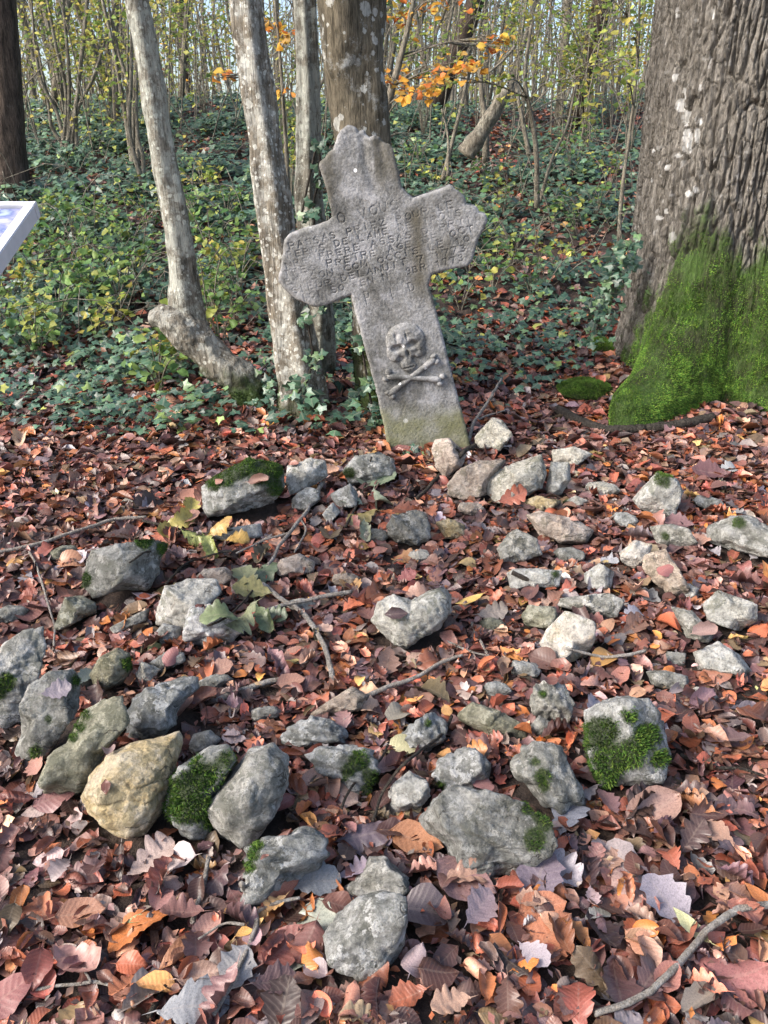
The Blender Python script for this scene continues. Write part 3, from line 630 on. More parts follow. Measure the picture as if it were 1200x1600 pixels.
def cross_mat():
    m, nt, b, out = newmat('weathered_cross_stone'); p = pos(nt)
    g = noise(nt, 7, 6, p, .7); f = noise(nt, 70, 5, p, .75); s = noise(nt, 190, 3, p)
    c = ramp(nt, g, [(0.34, (.090, .089, .083)), (0.47, (.18, .178, .170)), (0.60, (.285, .284, .284))])
    c = mix(nt, .75, c, ramp(nt, f, [(0.32, .45), (0.5, 1.0), (0.68, 1.4)]), 'MULTIPLY')
    c = mix(nt, .5, c, ramp(nt, s, [(0.3, .5), (0.7, 1.4)]), 'MULTIPLY')
    c = mix(nt, ramp(nt, noise(nt, 11, 4, p), [(0.54, 0), (0.64, .45)]), c, (.42, .415, .425))
    vo = N(nt, 'ShaderNodeTexVoronoi'); vo.inputs['Scale'].default_value = 9; nt.links.new(p, vo.inputs[0])
    sp = N(nt, 'ShaderNodeSeparateColor'); nt.links.new(vo.outputs['Color'], sp.inputs[0])
    c = mix(nt, math_(nt, 'LESS_THAN', vo.outputs['Distance'], math_(nt, 'MULTIPLY', math_(nt, 'SUBTRACT', sp.outputs[0], .45), .24)), c, (.72, .72, .72))
    c = mix(nt, attr(nt, 'stain').outputs['Fac'], c, (.085, .075, .052))
    c = mix(nt, math_(nt, 'MULTIPLY', attr(nt, 'foot').outputs['Fac'], ramp(nt, noise(nt, 9, 4, p), [(0.3, .35), (0.6, .85)])), c, (.17, .17, .085))
    c = mix(nt, math_(nt, 'MULTIPLY', attr(nt, 'eng').outputs['Fac'], .4), c, (.10, .09, .08))
    nt.links.new(c, b.inputs['Base Color']); b.inputs['Roughness'].default_value = .9; b.inputs['Specular IOR Level'].default_value = .2
    n1 = bump(nt, b, f, .55, .005); bump(nt, b, s, .5, .002, n1); return m
M['cross'] = cross_mat()
cross()
# ------------------------------------------------------------------ information panel
def panel():
    root = empty('information_panel', (-2.05, 3.2, float(hgt(-2.05, 3.2))))
    c1 = at_y(58, 316, 2.55)                         # the corner nearest the trees
    lng = np.array([-1., -.06, 0]); lng /= np.linalg.norm(lng)
    dn = at_y(-30, 440, 2.05)-c1; ln = np.linalg.norm(dn); dn /= ln; nrm = np.cross(lng, dn); nrm /= np.linalg.norm(nrm); nrm *= np.sign(nrm[2])
    Wd, Hd, th, fw = .9, .62, .045, .032
    def slab(a0, a1, b0, b1, z0, z1, name, mat):
        bm = bmesh.new(); vs = [bm.verts.new(tuple(c1+lng*a+dn*b+nrm*z)) for z in (z0, z1) for a, b in ((a0, b0), (a1, b0), (a1, b1), (a0, b1))]
        for f in ((3, 2, 1, 0), (4, 5, 6, 7), (0, 1, 5, 4), (1, 2, 6, 5), (2, 3, 7, 6), (3, 0, 4, 7)): bm.faces.new([vs[i] for i in f])
        bmesh.ops.recalc_face_normals(bm, faces=bm.faces)
        bmesh.ops.bevel(bm, geom=bm.edges[:], offset=.0025, segments=2, affect='EDGES')
        me = bpy.data.meshes.new(name); bm.to_mesh(me); bm.free(); me.materials.append(mat); o = bpy.data.objects.new(name, me); COL.objects.link(o); o.parent = root; return o
    wm = plain('panel_paint', (.55, .55, .57), .45)
    slab(0, Wd, 0, fw, -th, .004, 'frame_rail', wm); slab(0, Wd, Hd-fw, Hd, -th, .004, 'frame_rail', wm)
    slab(0, fw, fw, Hd-fw, -th+.001, .003, 'frame_rail', wm); slab(Wd-fw, Wd, fw, Hd-fw, -th+.001, .003, 'frame_rail', wm)
    m, nt, b, out = newmat('panel_print'); p = pos(nt)
    c = ramp(nt, noise(nt, 12, 3, p), [(.32, (.36, .42, .48)), (.45, (.13, .16, .32)), (.53, (.27, .27, .42)), (.62, (.50, .49, .54)), (.72, (.45, .14, .30))])
    nt.links.new(c, b.inputs['Base Color']); b.inputs['Roughness'].default_value = .25
    slab(fw-.001, Wd-fw+.001, fw-.001, Hd-fw+.001, -.02, -.006, 'printed_sheet', m)
    for a in (.45,):
        t = c1+lng*a+dn*(Hd*.5)-nrm*th; zb = float(hgt(t[0], t[1]))-.1
        v, q = tube([(t[0], t[1], zb), (t[0], t[1], t[2]+.02)], [.035, .035], 12, 4); mk('post', v, q, wm, root)
    re_origin(root); tag(root, 'slanted information panel with a pale painted frame and a blue-violet print', 'sign')
panel()
# ------------------------------------------------------------------ stones of the grave mound
ST = [  # label, material, outline in photo pixels, moss patches (x, y, r), depth ratio, facets
 ('big rough grey block with moss at its foot, behind the two white stones', 'grey', [(137, 880), (150, 848), (187, 843), (247, 847), (263, 857), (250, 880), (242, 907), (220, 932), (187, 926), (143, 929), (130, 907)], [(128, 905, 16), (256, 858, 13), (225, 846, 16)], .8, 5),
 ('small grey-green stone in front of the big rough block', 'olive', [(83, 977), (93, 953), (107, 928), (133, 930), (150, 947), (150, 966), (115, 975), (90, 982)], [], .8, 5),
 ('chalky white angular stone leaning on a brighter white stone', 'pale', [(243, 967), (250, 940), (263, 910), (300, 903), (340, 910), (347, 932), (325, 950), (300, 968), (287, 984), (265, 978)], [], .8, 6),
 ('flat brown stone tucked behind the chalky white stone', 'pink', [(303, 900), (320, 887), (355, 888), (370, 905), (352, 921), (312, 914)], [], .6, 4),
 ('brightest white stone with a peach-coloured top', 'white', [(284, 990), (292, 962), (300, 943), (333, 942), (367, 963), (381, 993), (360, 1012), (317, 1014), (287, 1004)], [], .8, 6),
 ('large dark boulder cut by the picture edge, moss on its face', 'grey', [(-60, 1060), (-30, 1020), (10, 1000), (50, 982), (80, 985), (78, 1020), (62, 1055), (45, 1095), (35, 1130), (-10, 1145), (-60, 1120)], [(8, 1066, 17), (2, 1085, 10)], .7, 5),
 ('tall grey boulder with leaves caught on its shoulder, beside the boulder at the picture edge', 'grey', [(25, 1163), (38, 1137), (43, 1090), (60, 1060), (87, 1047), (117, 1053), (125, 1075), (117, 1120), (92, 1150), (58, 1190), (32, 1182)], [(56, 1176, 13), (75, 1125, 8), (118, 1064, 9)], .7, 4),
 ('dull olive boulder with a streak of moss, behind the yellow boulder', 'olive', [(60, 1200), (80, 1165), (110, 1147), (143, 1102), (175, 1092), (204, 1096), (202, 1150), (170, 1175), (148, 1205), (138, 1238), (112, 1246), (83, 1232), (63, 1224)], [(126, 1136, 10), (136, 1118, 9), (114, 1152, 9)], .75, 5),
 ('knobbly grey stone sitting on top of the yellow boulder', 'grey', [(193, 1146), (200, 1115), (207, 1087), (227, 1067), (283, 1058), (312, 1064), (308, 1085), (280, 1105), (268, 1138), (243, 1160), (203, 1155)], [], .75, 5),
 ('small smooth round stone with one mossy cheek', 'olive', [(140, 1047), (160, 1023), (190, 1012), (207, 1027), (205, 1055), (187, 1075), (160, 1079), (145, 1068)], [(200, 1036, 12)], .9, 1),
 ('yellow boulder with a black underside', 'yellow', [(133, 1220), (150, 1187), (180, 1160), (213, 1152), (267, 1150), (291, 1148), (292, 1173), (276, 1206), (256, 1253), (240, 1289), (213, 1313), (187, 1312), (163, 1290), (143, 1255)], [], .85, 2),
 ('green moss-clad stone wedged beside the yellow boulder', 'grey', [(260, 1227), (285, 1190), (328, 1166), (360, 1173), (371, 1197), (345, 1223), (335, 1253), (333, 1289), (310, 1316), (287, 1309), (268, 1282), (259, 1253)], [(290, 1230, 30), (318, 1210, 30), (305, 1262, 28), (280, 1260, 25), (352, 1188, 16), (325, 1285, 13)], .8, 4),
 ('small round grey stone behind the moss-clad stone', 'grey', [(293, 1163), (305, 1142), (330, 1140), (346, 1160), (331, 1174), (301, 1179)], [], .9, 1),
 ('large smooth grey boulder next to the moss-clad stone', 'grey', [(324, 1256), (340, 1228), (366, 1200), (397, 1166), (433, 1160), (455, 1185), (450, 1234), (420, 1289), (392, 1320), (371, 1325), (340, 1302)], [], .8, 2),
 ('layered stone striped with pale bands, a red leaf on its front', 'grey', [(386, 1312), (415, 1296), (481, 1288), (514, 1305), (516, 1344), (496, 1368), (470, 1378), (425, 1395), (405, 1420), (375, 1420), (380, 1373), (388, 1344)], [(396, 1335, 13), (390, 1355, 12), (402, 1322, 10)], .75, 4),
 ('blunt grey boulder at the very front of the mound', 'grey', [(503, 1461), (525, 1425), (562, 1398), (595, 1390), (637, 1402), (636, 1440), (631, 1478), (613, 1507), (590, 1522), (565, 1534), (532, 1522), (512, 1505)], [], .95, 4),
 ('small pointed grey stone perched behind the front boulder', 'grey', [(532, 1390), (560, 1370), (578, 1337), (602, 1337), (640, 1372), (640, 1398), (595, 1402), (548, 1400)], [], .9, 5),
 ('biggest angular grey boulder with a mossy end', 'grey', [(648, 1292), (684, 1248), (708, 1228), (760, 1234), (812, 1246), (848, 1266), (867, 1296), (860, 1322), (836, 1343), (800, 1366), (760, 1375), (732, 1370), (690, 1345), (660, 1318)], [(838, 1310, 20), (852, 1290, 14), (825, 1262, 12), (845, 1275, 12)], .75, 5),
 ('lumpy grey stone directly behind the biggest boulder', 'grey', [(674, 1216), (684, 1188), (720, 1168), (740, 1166), (768, 1190), (767, 1222), (744, 1235), (696, 1238)], [(690, 1228, 8)], .8, 4),
 ('knotted double-humped stone with a pale hollowed front', 'grey', [(798, 1200), (812, 1172), (840, 1155), (872, 1160), (882, 1188), (908, 1220), (917, 1250), (880, 1271), (848, 1260), (832, 1238), (802, 1224)], [(846, 1212, 15), (836, 1190, 8), (850, 1228, 10)], .8, 2),
 ('rounded boulder wearing a thick cap of green moss, on the open side of the mound', 'grey', [(908, 1128), (928, 1108), (960, 1092), (1000, 1088), (1028, 1114), (1046, 1164), (1040, 1206), (992, 1220), (952, 1232), (930, 1212), (911, 1160)], [(940, 1150, 32), (955, 1185, 36), (985, 1175, 30), (1010, 1150, 22), (945, 1212, 22), (1030, 1185, 16), (985, 1120, 14)], .8, 3),
 ('flat greenish slab with a pink leaf before it', 'olive', [(714, 1120), (736, 1097), (780, 1107), (825, 1130), (825, 1150), (788, 1159), (748, 1145), (716, 1132)], [], .6, 4),
 ('squat upright grey stone behind the knotted stone', 'grey', [(827, 1104), (830, 1075), (850, 1059), (880, 1065), (899, 1095), (892, 1132), (860, 1135), (832, 1124)], [(848, 1085, 8)], .8, 5),
 ('pebble-sized grey stone at the foot of the squat stone', 'grey', [(829, 1137), (840, 1119), (863, 1128), (866, 1147), (840, 1153)], [], .8, 4),
 ('triangular grey stone with a dark crevice, behind the lumpy stone', 'grey', [(614, 1164), (640, 1135), (676, 1112), (700, 1130), (697, 1154), (668, 1177), (638, 1175)], [(668, 1130, 7)], .7, 6),
 ('jagged pale stone with a yellow leaf at its foot', 'pale', [(598, 1265), (612, 1227), (639, 1204), (669, 1219), (673, 1243), (655, 1262), (617, 1275)], [], .8, 6),
 ('oval finely lined grey stone resting on a mossy stone', 'grey', [(437, 1150), (455, 1128), (488, 1117), (525, 1128), (545, 1150), (537, 1168), (481, 1170), (445, 1162)], [], .7, 2),
 ('mossy-ended stone under the oval lined stone', 'grey', [(475, 1175), (507, 1162), (551, 1165), (587, 1174), (596, 1205), (582, 1236), (556, 1244), (505, 1215)], [(562, 1190, 20), (578, 1212, 15), (545, 1205, 14), (572, 1235, 10)], .7, 3),
 ('wedge-shaped smooth stone lying at the end of the long stick', 'pink', [(483, 1114), (507, 1098), (551, 1072), (574, 1087), (566, 1110), (532, 1119), (490, 1121)], [], .7, 5),
 ('heart-shaped furrowed stone in the middle of the mound', 'pale', [(579, 973), (586, 945), (613, 930), (640, 940), (667, 925), (690, 916), (706, 930), (704, 957), (687, 981), (655, 999), (635, 1015), (615, 1009), (596, 992)], [], .8, 1),
 ('white cube-like stone with a sharp edge', 'white', [(842, 1012), (853, 985), (878, 955), (927, 965), (931, 991), (921, 1024), (885, 1038), (856, 1028)], [], .85, 5),
 ('small squared block adjoining the long grey stone', 'olive', [(814, 966), (824, 946), (867, 944), (872, 966), (858, 982), (821, 981)], [], .7, 5),
 ('long flat grey stone behind the white cube-like stone', 'grey', [(868, 954), (874, 941), (920, 930), (948, 923), (974, 931), (968, 958), (930, 963), (895, 957)], [], .6, 4),
 ('narrow lichen-white slab among the leaves', 'pale', [(790, 900), (800, 893), (838, 889), (877, 889), (875, 912), (838, 916), (800, 926)], [(868, 897, 7)], .5, 4),
 ('small cream stone behind the long flat stone', 'pale', [(911, 900), (933, 879), (959, 890), (956, 921), (917, 922)], [], .7, 5),
 ('bent brownish stone with a red leaf on it', 'pink', [(1003, 872), (1033, 856), (1056, 882), (1080, 915), (1058, 935), (1027, 915), (1004, 894)], [], .6, 4),
 ('small bluish-white stone before the low grey stone', 'white', [(966, 866), (988, 843), (1018, 847), (1010, 875), (996, 889), (971, 881)], [], .7, 6),
 ('low grey stone just beyond a small bluish one', 'grey', [(1014, 829), (1046, 818), (1071, 822), (1090, 844), (1067, 860), (1033, 860)], [(1040, 838, 8)], .6, 4),
 ('broad domed boulder cut off by the picture edge on the oak side', 'grey', [(1102, 834), (1135, 808), (1167, 801), (1205, 820), (1235, 850), (1210, 870), (1150, 869), (1108, 862)], [(1155, 818, 11)], .7, 3),
 ('pale saddle-shaped stone with moss on its crest', 'pale', [(987, 788), (1000, 765), (1021, 736), (1054, 742), (1068, 761), (1064, 790), (1060, 812), (1030, 810), (1000, 800)], [(1037, 748, 15)], .7, 3),
 ('oblong pinkish stone just below the pale crescent of stones', 'pink', [(820, 808), (842, 799), (896, 806), (927, 823), (918, 847), (879, 851), (846, 843)], [], .7, 3),
 ('dark rounded stone in front of the oblong pinkish stone', 'grey', [(776, 860), (790, 838), (804, 827), (838, 839), (848, 863), (821, 876), (783, 881)], [], .7, 3),
 ('pale cracked slab tilted up near the foot of the cross', 'pale', [(753, 750), (792, 728), (842, 709), (854, 736), (848, 759), (821, 772), (777, 786), (760, 772)], [], .6, 5),
 ('wide pinkish slab behind the pale cracked slab', 'pink', [(698, 757), (715, 735), (745, 721), (790, 717), (775, 745), (765, 770), (720, 780), (700, 773)], [], .6, 4),
 ('upright pinkish stone touching the foot of the cross', 'pink', [(674, 706), (678, 689), (701, 684), (729, 711), (722, 728), (697, 748), (682, 733)], [], .7, 5),
 ('small white stone under bare twigs beside the cross', 'pale', [(741, 684), (767, 652), (783, 656), (801, 678), (781, 706), (746, 706)], [], .8, 5),
 ('spindle-shaped stone standing on end beside the pale cracked slab', 'pale', [(853, 763), (858, 723), (888, 722), (893, 748), (880, 772), (856, 776)], [], .8, 3),
 ('low pale stone behind the spindle-shaped stone', 'pale', [(861, 706), (896, 697), (926, 707), (901, 729), (866, 725)], [], .6, 4),
 ('thin yellowish slab lying flat below the spindle-shaped stone', 'yellow', [(811, 788), (838, 774), (877, 779), (862, 799), (820, 799)], [], .5, 3),
 ('tiny mossy cream stone next to the thin yellowish slab', 'pale', [(879, 787), (900, 774), (919, 780), (907, 795)], [(884, 784, 6)], .6, 3),
 ('big dark stone with a green mossy back, closest to the ivy', 'grey', [(315, 754), (337, 741), (390, 714), (446, 729), (445, 764), (424, 791), (367, 803), (319, 808), (314, 782)], [(350, 742, 22), (385, 728, 25), (420, 735, 26), (430, 760, 16), (400, 745, 14), (335, 755, 14)], .75, 5),
 ('whitish stone beside the big mossy-backed stone', 'pale', [(446, 752), (449, 726), (487, 714), (511, 721), (513, 746), (491, 759), (452, 773)], [], .7, 3),
 ('dappled grey stone before the foot of the cross', 'grey', [(535, 736), (555, 713), (592, 706), (616, 718), (620, 746), (600, 759), (547, 759)], [(545, 738, 10)], .7, 3),
 ('small stone under grey oak leaves', 'grey', [(516, 772), (547, 755), (560, 771), (557, 792), (529, 797)], [], .8, 4),
 ('small dark stone beside the whitish stone', 'grey', [(456, 780), (465, 770), (482, 761), (500, 767), (501, 783), (477, 799), (455, 797)], [], .8, 4),
 ('thumb-sized pale pointed stone', 'pale', [(503, 803), (521, 785), (532, 801), (513, 819)], [], .8, 5),
 ('crumpled grey stone like a clenched fist', 'grey', [(603, 826), (611, 804), (649, 796), (668, 804), (674, 840), (652, 853), (619, 850), (605, 836)], [], .8, 3),
 ('small tan stone next to the crumpled fist-like stone', 'yellow', [(681, 818), (701, 810), (725, 819), (728, 843), (697, 843)], [], .8, 3),
 ('flat pale stone half hidden by yellow-green leaves', 'pale', [(329, 838), (360, 823), (409, 819), (411, 844), (367, 849)], [], .5, 3),
 ('half-buried round pink stone amid twigs', 'pink', [(426, 889), (439, 872), (469, 864), (493, 880), (488, 899), (439, 902)], [], .7, 2),
 ('cream block with a flat top by the picture edge on the oak side', 'pale', [(1097, 954), (1116, 923), (1179, 934), (1184, 963), (1161, 987), (1110, 981)], [], .8, 5),
 ('low cream stone in front of the flat-topped cream block', 'pale', [(1083, 1032), (1116, 1000), (1151, 1014), (1177, 1040), (1166, 1061), (1095, 1061)], [], .7, 4),
 ('thin split slab lying aslant beside the flat-topped cream block', 'grey', [(1047, 951), (1077, 950), (1113, 987), (1107, 1004), (1077, 1005)], [], .5, 5),
 ('flat stone under dark oak leaves', 'grey', [(1009, 1056), (1040, 1048), (1071, 1049), (1078, 1070), (1022, 1079)], [], .6, 3),
 ('little stone behind the flat stone under dark oak leaves', 'grey', [(1033, 1037), (1040, 1021), (1071, 1017), (1072, 1037), (1050, 1042)], [], .7, 3),
 ('flat mottled stone lying between the rough block and the round stone', 'grey', [(172, 975), (213, 959), (234, 952), (230, 975), (177, 990)], [], .5, 3),
 ('low grey stone under a red leaf, behind the knobbly stone', 'grey', [(229, 1033), (260, 1016), (291, 1023), (289, 1040), (247, 1051)], [], .6, 3),
 ('small rounded grey stone below the chalky white stone', 'grey', [(241, 989), (257, 972), (284, 983), (282, 1003), (250, 1006)], [], .8, 2),
 ('small lilac-white stone on the back of the knobbly stone', 'pale', [(212, 1049), (223, 1032), (251, 1050), (235, 1066), (213, 1070)], [], .8, 4),
 ('pebble next to the smooth round stone', 'grey', [(121, 1060), (133, 1049), (146, 1058), (146, 1082), (125, 1085)], [], .8, 3),
]
_rx = np.random.default_rng(55)
for lb, mt, (x, y, a, b) in [('small buried stone beside the squared block, nearer the heart-shaped stone', 'olive', (770, 975, 22, 12)), ('half-buried stone between the white cube-like stone and the squat stone', 'grey', (820, 1045, 26, 15)), ('knuckle of grey stone behind the flat greenish slab', 'grey', (775, 1078, 24, 14)), ('pale chip between the bent brownish stone and the flat-topped block', 'pale', (1075, 925, 20, 12)), ('cream chip between the two slabs below the low cream stone', 'pale', (1100, 1085, 24, 13)), ('low stone buried before the oblong pinkish stone', 'grey', (890, 868, 28, 13)), ('grey chip beneath the saddle-shaped stone', 'grey', (975, 812, 22, 12)), ('small stone between the crumpled stone and the tan one', 'pale', (655, 868, 20, 11)), ('small stone between the dark stone and the crumpled stone', 'grey', (585, 838, 22, 12)), ('buried stone just behind the heart-shaped stone', 'pink', (540, 905, 24, 12)), ('pale chip halfway between white stones and the heart-shaped one', 'pale', (470, 945, 22, 11)), ('grey stone half sunk behind the oval lined stone', 'grey', (415, 1115, 26, 14)), ('low grey stone sunk between knobbly stone and small round stone', 'grey', (335, 1065, 28, 13)), ('mossy chip beyond the big rough block', 'olive', (100, 865, 26, 13)), ('grey stone at the picture edge behind the large dark boulder', 'grey', (15, 960, 32, 16)), ('small slab between the spindle-shaped and saddle-shaped stones', 'pale', (940, 765, 30, 13)), ('grey chip by the low grey stone near the domed boulder', 'grey', (1105, 785, 24, 12)), ('pinkish chip in front of the wide pinkish slab', 'pink', (735, 795, 22, 11))]:
    qs = np.sort(_rx.uniform(0, 6.28, 9)); ST.append((lb, mt, [(x+a*math.cos(q)*_rx.uniform(.85, 1.15), y+b*math.sin(q)*_rx.uniform(.85, 1.15)) for q in np.linspace(0, 6.28, 9)[:-1]], [], .7, int(_rx.integers(3, 6))))
def ico(sub):
    bm = bmesh.new(); bmesh.ops.create_icosphere(bm, subdivisions=sub, radius=1)
    V = np.array([v.co[:] for v in bm.verts]); T = np.array([[v.index for v in f.verts] for f in bm.faces]); bm.free(); return V, T
ICO = {k: ico(k) for k in (4, 5, 6)}
STONE_V = []; STONE_T = []; STONE_FOOT = []; _k = 0
for si, (label, mat, outl, mosses, dr, cuts) in enumerate(ST):
    rng = np.random.default_rng(100+si); O = np.array(outl, float)
    c = (O.min(0)+O.max(0))/2*.4 + O.mean(0)*.6; size = (O.max(0)-O.min(0)).mean()
    U, T = ICO[6 if size > 150 else 5 if size > 60 else 4]; V = U.copy()
    # broken facets: a worn convex block, from nearly round (few cuts) to sharply angular (many)
    K = {1: 70, 2: 34, 3: 22, 4: 16, 5: 13, 6: 11}[cuts]; nrm = rng.normal(0, 1, (K, 3)); nrm /= np.linalg.norm(nrm, axis=1, keepdims=True)
    nrm = np.vstack([nrm, np.eye(3), -np.eye(3)]); dk = np.append(rng.uniform(.60, .95, K) if cuts > 2 else rng.uniform(.86, 1, K), [1]*6)
    pw = {1: 10, 2: 14, 3: 26, 4: 40, 5: 55, 6: 60}[cuts]
    warp = U + .10*np.stack([fbm(U*2+si, 200+si+a, 2) for a in range(3)], -1)
    s = np.clip(warp@nrm.T/dk, 0, None); V = U*((s**pw).sum(1)**(-1/pw))[:, None]; V /= np.abs(V).max()
    ang = np.arctan2(O[:, 1]-c[1], O[:, 0]-c[0]); rr = np.hypot(O[:, 0]-c[0], O[:, 1]-c[1]); o_ = np.argsort(ang)
    # radius of the polygon along every direction (exact ray / edge intersection)
    th = np.arctan2(-V[:, 1], V[:, 0]); A = O[o_]; B = np.roll(A, -1, 0); dirs = np.stack([np.cos(th), np.sin(th)], -1); Rr = np.full(len(th), np.nan)
    for a, b in zip(A, B):
        e = b-a; q = a-c; den = dirs[:, 0]*e[1]-dirs[:, 1]*e[0]; den = np.where(np.abs(den) < 1e-9, 1e-9, den)
        t = (q[0]*e[1]-q[1]*e[0])/den; w = (q[0]*dirs[:, 1]-q[1]*dirs[:, 0])/den; ok = (t > 0) & (w >= -1e-6) & (w <= 1+1e-6); Rr = np.where(ok, t, Rr)
    Rr = np.where(np.isnan(Rr), size/2, Rr)
    d = ray(*c); dn = d/np.linalg.norm(d); rt = np.cross(dn, [0, 0, 1]); rt /= np.linalg.norm(rt); up = np.cross(rt, dn)
    # distance along the sight line at which the stone rests on the ground
    below = O[:, 1].max()-c[1]; ts = np.linspace(.8, 8, 4000); Pt = CAM+ts[:, None]*d; need = (1.22 if size < 75 else 1.04)*below/F*ts*up[2]; g = Pt[:, 2]-hgt(Pt[:, 0], Pt[:, 1])-need
    k = np.nonzero(g <= 0)[0]; t0 = ts[k[0]]; C = CAM+t0*d; mpp = t0/F
    rho = np.hypot(V[:, 0], V[:, 1]); bn = ((th+np.pi)/(2*np.pi)*60).astype(int) % 60; mxr = np.zeros(60); np.maximum.at(mxr, bn, rho); mxr = np.maximum(mxr, .3)
    sil = np.interp(((th+np.pi)/(2*np.pi)*60-.5), np.arange(-2, 62), np.concatenate([mxr[-2:], mxr, mxr[:2]])); rad_ = Rr*mpp*np.minimum(rho/sil, 1.02)**.92
    D = size*.5*mpp*dr*1.15
    W_ = C + (rt*(rad_*np.cos(th))[:, None]) - up*(rad_*np.sin(th))[:, None] - dn*(V[:, 2]*D)[:, None]
    nr = W_-C; nr /= np.linalg.norm(nr, axis=1, keepdims=True)+1e-9; S = size*.5*mpp
    nz = .03*fbm((W_-C)/S*1.6+si*3.1, si, 3) + .04*fbm((W_-C)/S*4.5+si, si+3, 4) + .018*fbm((W_-C)/S*16+si, si+5, 2)
    bed = (W_-C)@(np.array([.2, .3, 1])+rng.normal(0, .4, 3))/S; nz += (.03 if si % 3 else .0)*(np.abs((bed*3.2+.8*vnoise((W_-C)/S*1.5, si)) % 1-.5)*2-.5)
    rg = np.abs(fbm((W_-C)/S*np.array([1.1, 1.1, 2.2])+si*7, si+8, 2)); nz -= .045*np.exp(-(rg/.035)**2)
    if 'layered' in label or 'lined' in label:
        hh = ((W_-C)@(up+.25*rt))/S; nz += .045*np.clip(np.sin(hh*19+1.5*vnoise((W_-C)/S*2, 4))*2.2, -1, 1)
    if 'furrowed' in label or 'crumpled' in label or 'lumpy' in label or 'knot' in label or 'knobbly' in label:
        hh = ((W_-C)@(rt+.5*up))/S; nz += (.014 if 'furrowed' in label else .035)*np.sin(hh*(24 if 'furrowed' in label else 13)+4*fbm((W_-C)/S*2, 4, 2))
    W_ = W_ + nr*(nz*S)[:, None]
    # keep the worn block as big as the stone it stands for
    px, py, _ = project(W_); qx = (W_-C)@rt; qy = (W_-C)@up; qz = (W_-C)@dn
    cx0, cx1, cy0, cy1 = px.min(), px.max(), py.min(), py.max(); kx_ = np.ptp(O[:, 0])/(cx1-cx0); ky_ = np.ptp(O[:, 1])/(cy1-cy0)
    qx = (qx-(qx.max()+qx.min())/2)*kx_ + (O[:, 0].max()+O[:, 0].min()-2*c[0])/2*mpp; qy = (qy-(qy.max()+qy.min())/2)*ky_ - (O[:, 1].max()+O[:, 1].min()-2*c[1])/2*mpp
    W_ = C + rt*qx[:, None] + up*qy[:, None] + dn*(qz*(kx_+ky_)/2)[:, None]
    px, py, _ = project(W_); mask = np.zeros(len(W_))
    for mx, my, mr in mosses:
        q = 1-np.hypot(px-mx, py-my)/mr; mask = np.maximum(mask, sstep((q+.35*fbm((W_-C)/S*5, 50+si, 3)+.12)/.4))
    mask *= ((W_-C)@(-dn) > -.3*D)
    base = C.copy(); base[2] = hgt(C[0], C[1])
    L = W_-base
    o = mk('stone', L, T, M[mat], None, moss=mask*.9); o.location = base.tolist()
    tag(o, label, 'stone', 'stones of the grave mound')
    if mosses:
        fine_ = 'moss-clad' in label or 'thick cap' in label
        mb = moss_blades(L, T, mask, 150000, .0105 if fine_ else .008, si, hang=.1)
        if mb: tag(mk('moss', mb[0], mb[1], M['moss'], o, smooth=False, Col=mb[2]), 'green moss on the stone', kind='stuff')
    STONE_V.append(W_); STONE_T.append(T+_k); _k += len(W_); STONE_FOOT.append((C, S))
SBVH = BVHTree.FromPolygons(np.vstack(STONE_V).tolist(), np.vstack(STONE_T).tolist())
def surf(px, py):
    """where a sight line first meets a stone or the ground"""
    d = Vector(ray(px, py)); h = SBVH.ray_cast(Vector(CAM), d.normalized()); g = ground_pt(px, py)
    if h[0] is not None and (h[0]-Vector(CAM)).length < np.linalg.norm(g-CAM): return np.array(h[0]), np.array(h[1]), True
    return g, hnorm(g[0:1], g[1:2])[0], False
# ------------------------------------------------------------------ leaf litter
rngL = np.random.default_rng(77)
KIN = ['beech', 'oak', 'hazel', 'maple', 'long']
TPL = []; TK = []
for kd, cnt in (('beech', 16), ('oak', 9), ('hazel', 4), ('maple', 2), ('long', 3)):
    for q in range(cnt): TPL.append(leaf_tpl(kd, rngL, True)); TK.append(kd)
TPLm = [leaf_tpl(kd, rngL, 'mid') for kd in TK]
TPLc = []
for kd, cnt in (('beech', 8), ('oak', 5), ('hazel', 2)):
    for q in range(cnt): TPLc.append(leaf_tpl(kd, rngL, False))
PAL = np.array([[.27, .085, .045], [.33, .12, .055], [.20, .070, .048], [.13, .060, .050], [.095, .050, .042], [.060, .034, .028], [.36, .20, .14], [.42, .25, .17], [.26, .13, .10], [.46, .17, .05], [.50, .30, .11], [.22, .165, .155], [.30, .26, .25], [.15, .085, .080], [.40, .12, .075], [.17, .12, .07]])
PW = np.array([12, 8, 12, 14, 11, 8, 8, 5, 11, 3.0, 1.6, 6, 3.5, 13, 5, 5]); PW = PW/PW.sum()
def palette(rng, n):
    c = PAL[rng.choice(len(PAL), n, p=PW)]*np.array([1.10, 1.02, .97]); return np.clip(c*rng.lognormal(0, .34, n)[:, None]*(1+rng.normal(0, .05, (n, 3))), .008, .8)
def in_view(P, mx=160, my=160):
    px, py, d = project(P); return (d > .2) & (px > -mx) & (px < 1200+mx) & (py > -my) & (py < 1600+my)
def place(n, xr, yr, rng, keep=None, layer=.028, sigma=.38):
    x = rng.uniform(*xr, n); y = rng.uniform(*yr, n)
    P = np.stack([x, y, hgt(x, y)], -1); m = in_view(P, 260, 260)
    if keep is not None: m &= rng.random(n) < keep(P)
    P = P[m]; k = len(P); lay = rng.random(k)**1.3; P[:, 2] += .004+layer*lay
    nn = hnorm(P[:, 0], P[:, 1]) + rng.normal(0, sigma, (k, 3))*np.array([1, 1, .2])*(.5+.8*lay)[:, None]; nn[:, 2] = np.abs(nn[:, 2])+.15
    return P, nn, rng.uniform(0, 2*np.pi, k), lay
